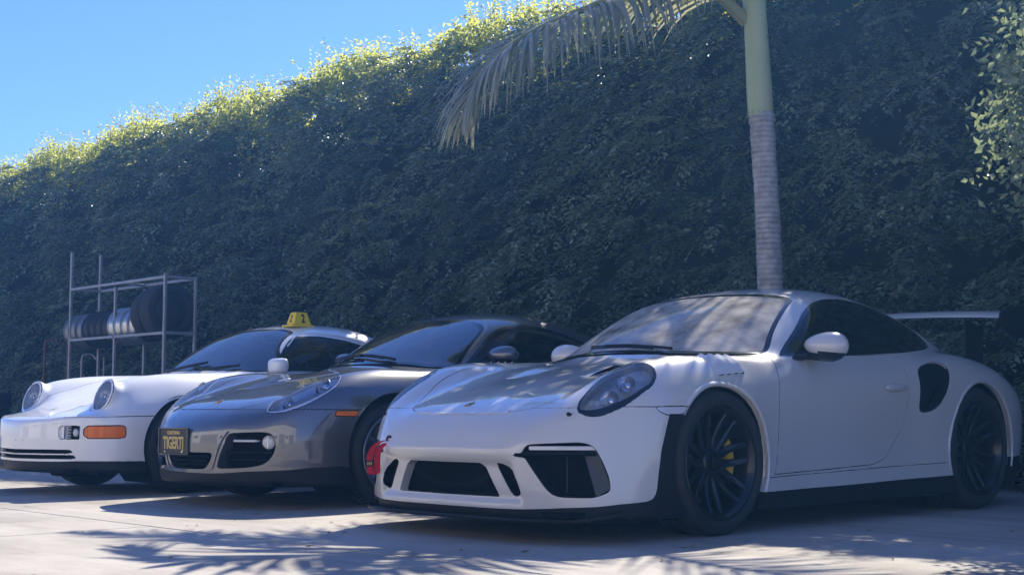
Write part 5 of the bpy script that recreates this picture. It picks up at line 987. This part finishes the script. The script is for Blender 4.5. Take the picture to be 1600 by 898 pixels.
    for s_ in (-1, 1): MB().lathe([(-.006, .001), (-.006, .005), (-.003, .006)], (0, s_*.09, -.066), axis='x', n=10).build('plate_screw', M['chrome'], e)
    MB().box((.02, 0, .02), (.03, .20, .06)).build('plate_bracket', M['black'], e)
# ================================================================ white classic coupe
def build_nf():
    c = Car(NF, .017, (-.081, 4.649, 0), 'white_coupe', 'white classic coupe with round headlights and amber indicators, parked farthest along', 'car', M['nf']); R = c.root; p = c.paint
    c.reg('arch', 'side', circle_phi(.0, .335, .350), where=lambda C: (np.abs(C[:, 1]) > .45) & (C[:, 0] < .6)); c.reg('arch', 'side', circle_phi(2.272, .335, .36), where=lambda C: (np.abs(C[:, 1]) > .45) & (C[:, 0] > 1.7))
    c.reg('trim', 'side', [(-1.3, -.1), (-1.3, .232), (-.9, .234), (-.75, .242), (-.37, .238), (-.2, .22), (.3, .20), (2.0, .20), (3.6, .24), (3.6, -.1)])
    hc = np.array((-.552, .574, .700)); hd = np.array((-1, -.02, .36)); hd = hd/np.linalg.norm(hd)
    def disc(r):
        def f(V):
            q = np.stack([V[:, 0], np.abs(V[:, 1]), V[:, 2]], 1)-hc; t = q@hd; return np.maximum(np.sqrt(np.maximum((q*q).sum(1)-t*t, 0))-r, -t-.03)
        return f
    hw = lambda C: (C[:, 0] < -.34) & (C[:, 2] > .54)
    c.reg('lamp_rim', 'x', disc(.129), where=hw, refine=2); c.reg('lamp', 'x', disc(.108), ('lamp_rim',), where=hw)
    front = lambda C: (C[:, 0] < -.3) & (C[:, 2] < .54)
    c.reg('indicator', 'side', smooth([(-.728, .402), (-.728, .488), (-.505, .490), (-.484, .478), (-.484, .412), (-.505, .402)], 1), where=lambda C: (np.abs(C[:, 1]) > .6) & (C[:, 0] < -.3))
    c.reg('fog', 'front', [(.535, .398), (.535, .487), (.634, .487), (.634, .398)], where=front); c.reg('fog_cheek', 'front', smooth([(.487, .398), (.487, .487), (.5349, .487), (.5349, .398)], 1, keep=(2, 3)), where=front)
    c.reg('slot', 'front', smooth([(-.5, .312), (.57, .322), (.59, .311), (.585, .300), (-.5, .288)], 1, keep=(0, 4)), where=front); c.reg('slot2', 'front', smooth([(-.5, .277), (.595, .284), (.612, .273), (.605, .262), (-.5, .256)], 1, keep=(0, 4)), where=front)
    wf_ = smooth([(-.3, 1.253), (.25, 1.248), (.41, 1.232), (.485, 1.210), (.53, 1.17), (.675, .991), (.715, .905), (.70, .885), (.5, .892), (.25, .900), (-.3, .905)], 2)
    c.reg('windscreen', 'front', wf_, where=lambda C: (C[:, 0] < 1.3) & (C[:, 0] > .3) & (C[:, 2] > .8)); wf = polysdf(wf_); c.reg('seal', 'front', lambda V: -(wf(VIEW['front'](V))+.009), ('windscreen',))
    c.reg('hood', 'top', smooth([(-.825, -.2), (-.825, .2), (-.80, .38), (-.72, .455), (-.60, .44), (-.3, .43), (0, .47), (.3, .53), (.42, .5), (.44, .3), (.43, -.2)], 2), where=lambda C: (C[:, 2] > .5))
    win = smooth([(.80, .900), (.865, .992), (.955, 1.086), (1.035, 1.150), (1.115, 1.178), (1.324, 1.182), (1.56, 1.155), (1.75, 1.11), (1.95, 1.05), (2.08, .98), (2.1, .93), (2.0, .91), (1.4, .895)], 2, keep=(0,))
    c.reg('side_glass', 'side', win, where=lambda C: (np.abs(C[:, 1]) > .4) & (C[:, 2] > .86)); wp = polysdf(win); c.reg('glass_seal', 'side', lambda V: -(wp(VIEW['side'](V))+.013), ('side_glass',))
    c.reg('rear_glass', 'top', smooth([(2.05, -.2), (2.05, .40), (2.2, .46), (2.6, .36), (2.68, .2), (2.68, -.2)], 2), where=lambda C: C[:, 2] > .85)
    c.reg('door', 'side', smooth([(.82, .89), (.60, .84), (.53, .70), (.50, .30), (.52, .26), (1.4, .27), (1.52, .35), (1.55, .60), (1.55, .89)], 1), where=lambda C: np.abs(C[:, 1]) > .5)
    c.reg('bumper', 'side', [(-1.3, -.1), (-1.3, .549), (-.70, .549), (-.2, .558), (-.2, -.1)], where=lambda C: C[:, 0] < -.2)
    c.reg('fender', 'side', [(-1.2, .5), (-1.2, .93), (.55, .93), (.66, .875), (.60, .84), (.53, .70), (.50, .30), (.5, .1), (-.3, .1)], where=lambda C: (C[:, 0] < .66) & ~((C[:, 2] > .885) & (C[:, 0] > .42)))
    c.part('body_shell', ['body'], p); c.part('front_bumper', ['bumper'], p, depth=.02, gap=.004); c.part('hood', ['hood'], p, gap=.003); c.part('lower_trim', ['trim'], M['black'], gap=0, depth=.02)
    ws = c.part('windscreen', ['windscreen'], M['glass'], gap=0, depth=.003); c.part('windscreen_seal', ['seal'], M['black'], gap=0, depth=.003, parent=ws); c.part('rear_window', ['rear_glass'], M['sideglass'])
    c.recess('slot', (.05, 0, 0), p, M['dark'], names=('air_slot', 'slot_back')); c.recess('slot2', (.05, 0, 0), p, M['dark'], names=('air_slot', 'slot_back'))
    for sd in (-1, 1):
        c.part('front_fender', ['fender'], p, sd); c.part('door', ['door'], p, sd); g = c.part('side_window', ['side_glass'], M['nfglass'], sd, gap=0, depth=.003); c.part('window_seal', ['glass_seal'], M['black'], sd, gap=0, depth=.003, parent=g)
        ind = c.part('indicator', ['indicator'], M['amber'], sd, gap=.004, depth=.012)
        q = c.fwd(sd*.675, .445)[0]
        lm = c.part('headlight', ['lamp'], M['fluted'], sd, gap=.001, depth=.004); c.part('headlight_ring', ['lamp_rim'], p, sd, gap=.004, depth=.012, parent=lm)
        hp = Vector((hc[0], sd*hc[1], hc[2])); hn = Vector((hd[0], sd*hd[1], hd[2])); F = frame(hn); mb = MB(); prof = [(-.006, .106), (-.03, .092), (-.055, .06), (-.065, .03), (-.066, .001)]
        mb.loft([[hp+F@Vector((r*math.cos(a), r*math.sin(a), z)) for z, r in prof] for a in [2*math.pi*k/36 for k in range(36)]], close=False, cap=False, wrap=True); mb.build('headlight_bowl', M['reflector2'], lm)
        MB().ell(tuple(hp-hn*.035), (.03,)*3, 14, 10).build('bulb', M['ball'], lm)
        for k in range(-4, 5): MB().box(hp-hn*.004+F@Vector((k*.022, 0, 0)), (.0022, 2*math.sqrt(.104**2-(k*.022)**2)*.95, .003), F).build('lens_rib', M['lensrib'], lm)
        w, b = c.recess('fog', (.05, 0, 0), p, M['dark'], side=sd, names=('fog_recess', 'fog_back')); 
        qs = c.fwd(sd*.585, .442)[0]
        for k in range(4): MB().box(qs+Vector((.022, 0, -.03+.02*k)), (.012, .088, .006), Matrix.Rotation(sd*math.radians(-48), 3, 'Z')).build('fog_bar', M['black'], w)
        MB().ell(tuple(qs+Vector((.03, 0, 0))), (.02, .03, .03), 14, 10).build('fog_glass', M['clearw'], w)
        c.recess('fog_cheek', (.02, .0, 0), p, p, side=sd, names=('cheek_wall', 'cheek_floor'))
        make_wheel(R, 0, sd, .705, .318, .205, .225, 'five', M['rimgrey'], None, .05, .3); make_wheel(R, 2.272, sd, .70, .318, .25, .225, 'five', M['rimgrey'], None, math.pi, .3)
        liner(R, 0, .335, .37, sd, .38, .78); liner(R, 2.272, .335, .38, sd, .38, .79)
        if sd < 0: mirror(c, (.76, sd*.84, .926), (.075, .098, .062), sd, p, (.79, sd*.72, .90), square=True)
        # drip rail over the side window
        P = []
        for x in np.linspace(.98, 2.05, 20):
            z = 1.205-.0*(x) if x < 1.3 else 1.205-.20*(x-1.3)**1.6
            if x < 1.16: z = 1.205-(1.16-x)**1.25*.95
            ys = np.arange(.80, .3, -.004); g = trilin(c.S.G, np.stack([np.full(len(ys), x), ys, np.full(len(ys), z)], 1), c.S.x0, c.S.h); y = ys[int(np.argmax(g < 0))]; P.append((x, sd*(y+.006), z))
        MB().tube(P, .007, 6).build('drip_rail', p, R)
    MB().box((1.15, 0, .18), (3.9, 1.25, .02)).build('underbody', M['dark'], R); MB().box((-.62, .25, .20), (.5, .5, .06), bev=.02).build('skid_pan', M['black'], R)
    cabin(c, .62, 2.0, .56, .86); wiper(c, [(.50, .40), (.50, .12), (.56, -.16)], r=.009); wiper(c, [(.50, -.05), (.50, -.33), (.60, -.55)], r=.009)
    MB().tube([c.at(-.10, y, 1.0)[0]+Vector((0, 0, .003)) for y in (-.02, .02)], .004, 6).build('washer_nozzle', M['black'], R)
    q, n = c.at(-.635, 0, .9); Fz = frame(n); MB().prism([(-.5, .5), (.5, .5), (.5, 0), (0, -.55), (-.5, 0)], lambda a: q+Matrix((Vector((0, 1, 0)), n.cross(Vector((0, 1, 0))), n)).transposed()@Vector((a[0]*.045, a[1]*.06, .0)), lambda a: q+Matrix((Vector((0, 1, 0)), n.cross(Vector((0, 1, 0))), n)).transposed()@Vector((a[0]*.045, a[1]*.06, .003))).build('crest', M['gold'], R, smooth=False)
    for y in (-.10, .0): MB().lathe([(-.002, .001), (-.002, .005)], tuple(c.fwd(y, .385)[0]), axis='x', n=10).build('plate_hole', M['ink'], R)
    # roof number sign
    qx, qy = 1.30, -.30; q, n = c.at(qx, qy, 1.4); e = empty('roof_sign', (-.081+qx, 4.649+qy, q.z-.004)); tag(e, 'yellow wedge roof sign numbered two on top of the white coupe', 'sign')
    MB().box((0, 0, .008), (.215, .155, .016), bev=.004).build('base', M['sign'], e); MB().box((.005, 0, .068), (.175, .115, .104), bev=.007, taper=.66).build('block', M['sign'], e, sharp=30)
    tl = math.atan2(.115*.17, .104); text_obj('2', 'numeral', M['ink'], e, (.014, -.0492, .066), (math.pi/2-tl, 0, 0), .098, .72, bold=.003); tl2 = math.atan2(.175*.17, .104); text_obj('2', 'numeral', M['ink'], e, (-.0688, 0, .066), (math.pi/2-tl2, 0, -math.pi/2), .085, .6, bold=.003)
def grille_mat():
    m = mat('mesh_grille', (.010, .010, .011), .8, spec=.08); nt = m.node_tree; b = nt.nodes['Principled BSDF']; tc = nt.nodes.new('ShaderNodeTexCoord'); v = nt.nodes.new('ShaderNodeTexVoronoi'); v.feature = 'DISTANCE_TO_EDGE'; v.inputs['Scale'].default_value = 95; v.inputs['Randomness'].default_value = .15
    r = nt.nodes.new('ShaderNodeValToRGB'); r.color_ramp.elements[0].position = .06; r.color_ramp.elements[1].position = .10; r.color_ramp.elements[0].color = (.010, .010, .011, 1); r.color_ramp.elements[1].color = (.0008, .0008, .0009, 1)
    nt.links.new(tc.outputs['Object'], v.inputs['Vector']); nt.links.new(v.outputs[0], r.inputs[0]); nt.links.new(r.outputs[0], b.inputs['Base Color']); return m
M['grille'] = grille_mat(); M['satin2'] = mat('lamp_dark', (.55, .57, .60), .35, .35); M['reflector2'] = mat('lamp_bright', (.80, .81, .83), .22, .6); M['nfglass'] = glass_mat('clear_side_glass', (.22, .24, .24), .01); M['fluted'] = glass_mat('fluted_lens', (.90, .92, .95), .10, ior=1.7, dustcol=(.7, .74, .8)); M['hazylens'] = glass_mat('milky_lens', (.93, .95, .97), .06, dustcol=(.8, .82, .86)); M['rslens'] = glass_mat('clear_cover', (.95, .96, .98), .12, dustcol=(.8, .82, .86)); M['vane'] = mat('grey_vane', (.05, .054, .06), .45); M['ball'] = mat('projector_glass', (.80, .82, .86), .04, 1.0); M['lensrib'] = mat('lens_rib', (.5, .52, .55), .2, coat=1)  # headlamp covers have a thin white diffuse layer mixed in
build_nf(); build_ca(); build_rs()
# ---------------------------------------------------------------- blue volume added to imitate the lens veil and lift the darks
def make_veil():
    m = bpy.data.materials.new('blue_veil'); m.use_nodes = True; nt = m.node_tree; nt.nodes.clear(); out = nt.nodes.new('ShaderNodeOutputMaterial'); v = nt.nodes.new('ShaderNodeVolumePrincipled')
    v.inputs['Color'].default_value = (.16, .46, 1.0, 1); v.inputs['Density'].default_value = .0038; v.inputs['Anisotropy'].default_value = .55; nt.links.new(v.outputs[0], out.inputs['Volume'])
    o = MB().box((0, 0, 2.6), (160, 160, 7.4)).build('veil_volume', m, smooth=False); tag(o, kind='stuff')
make_veil()
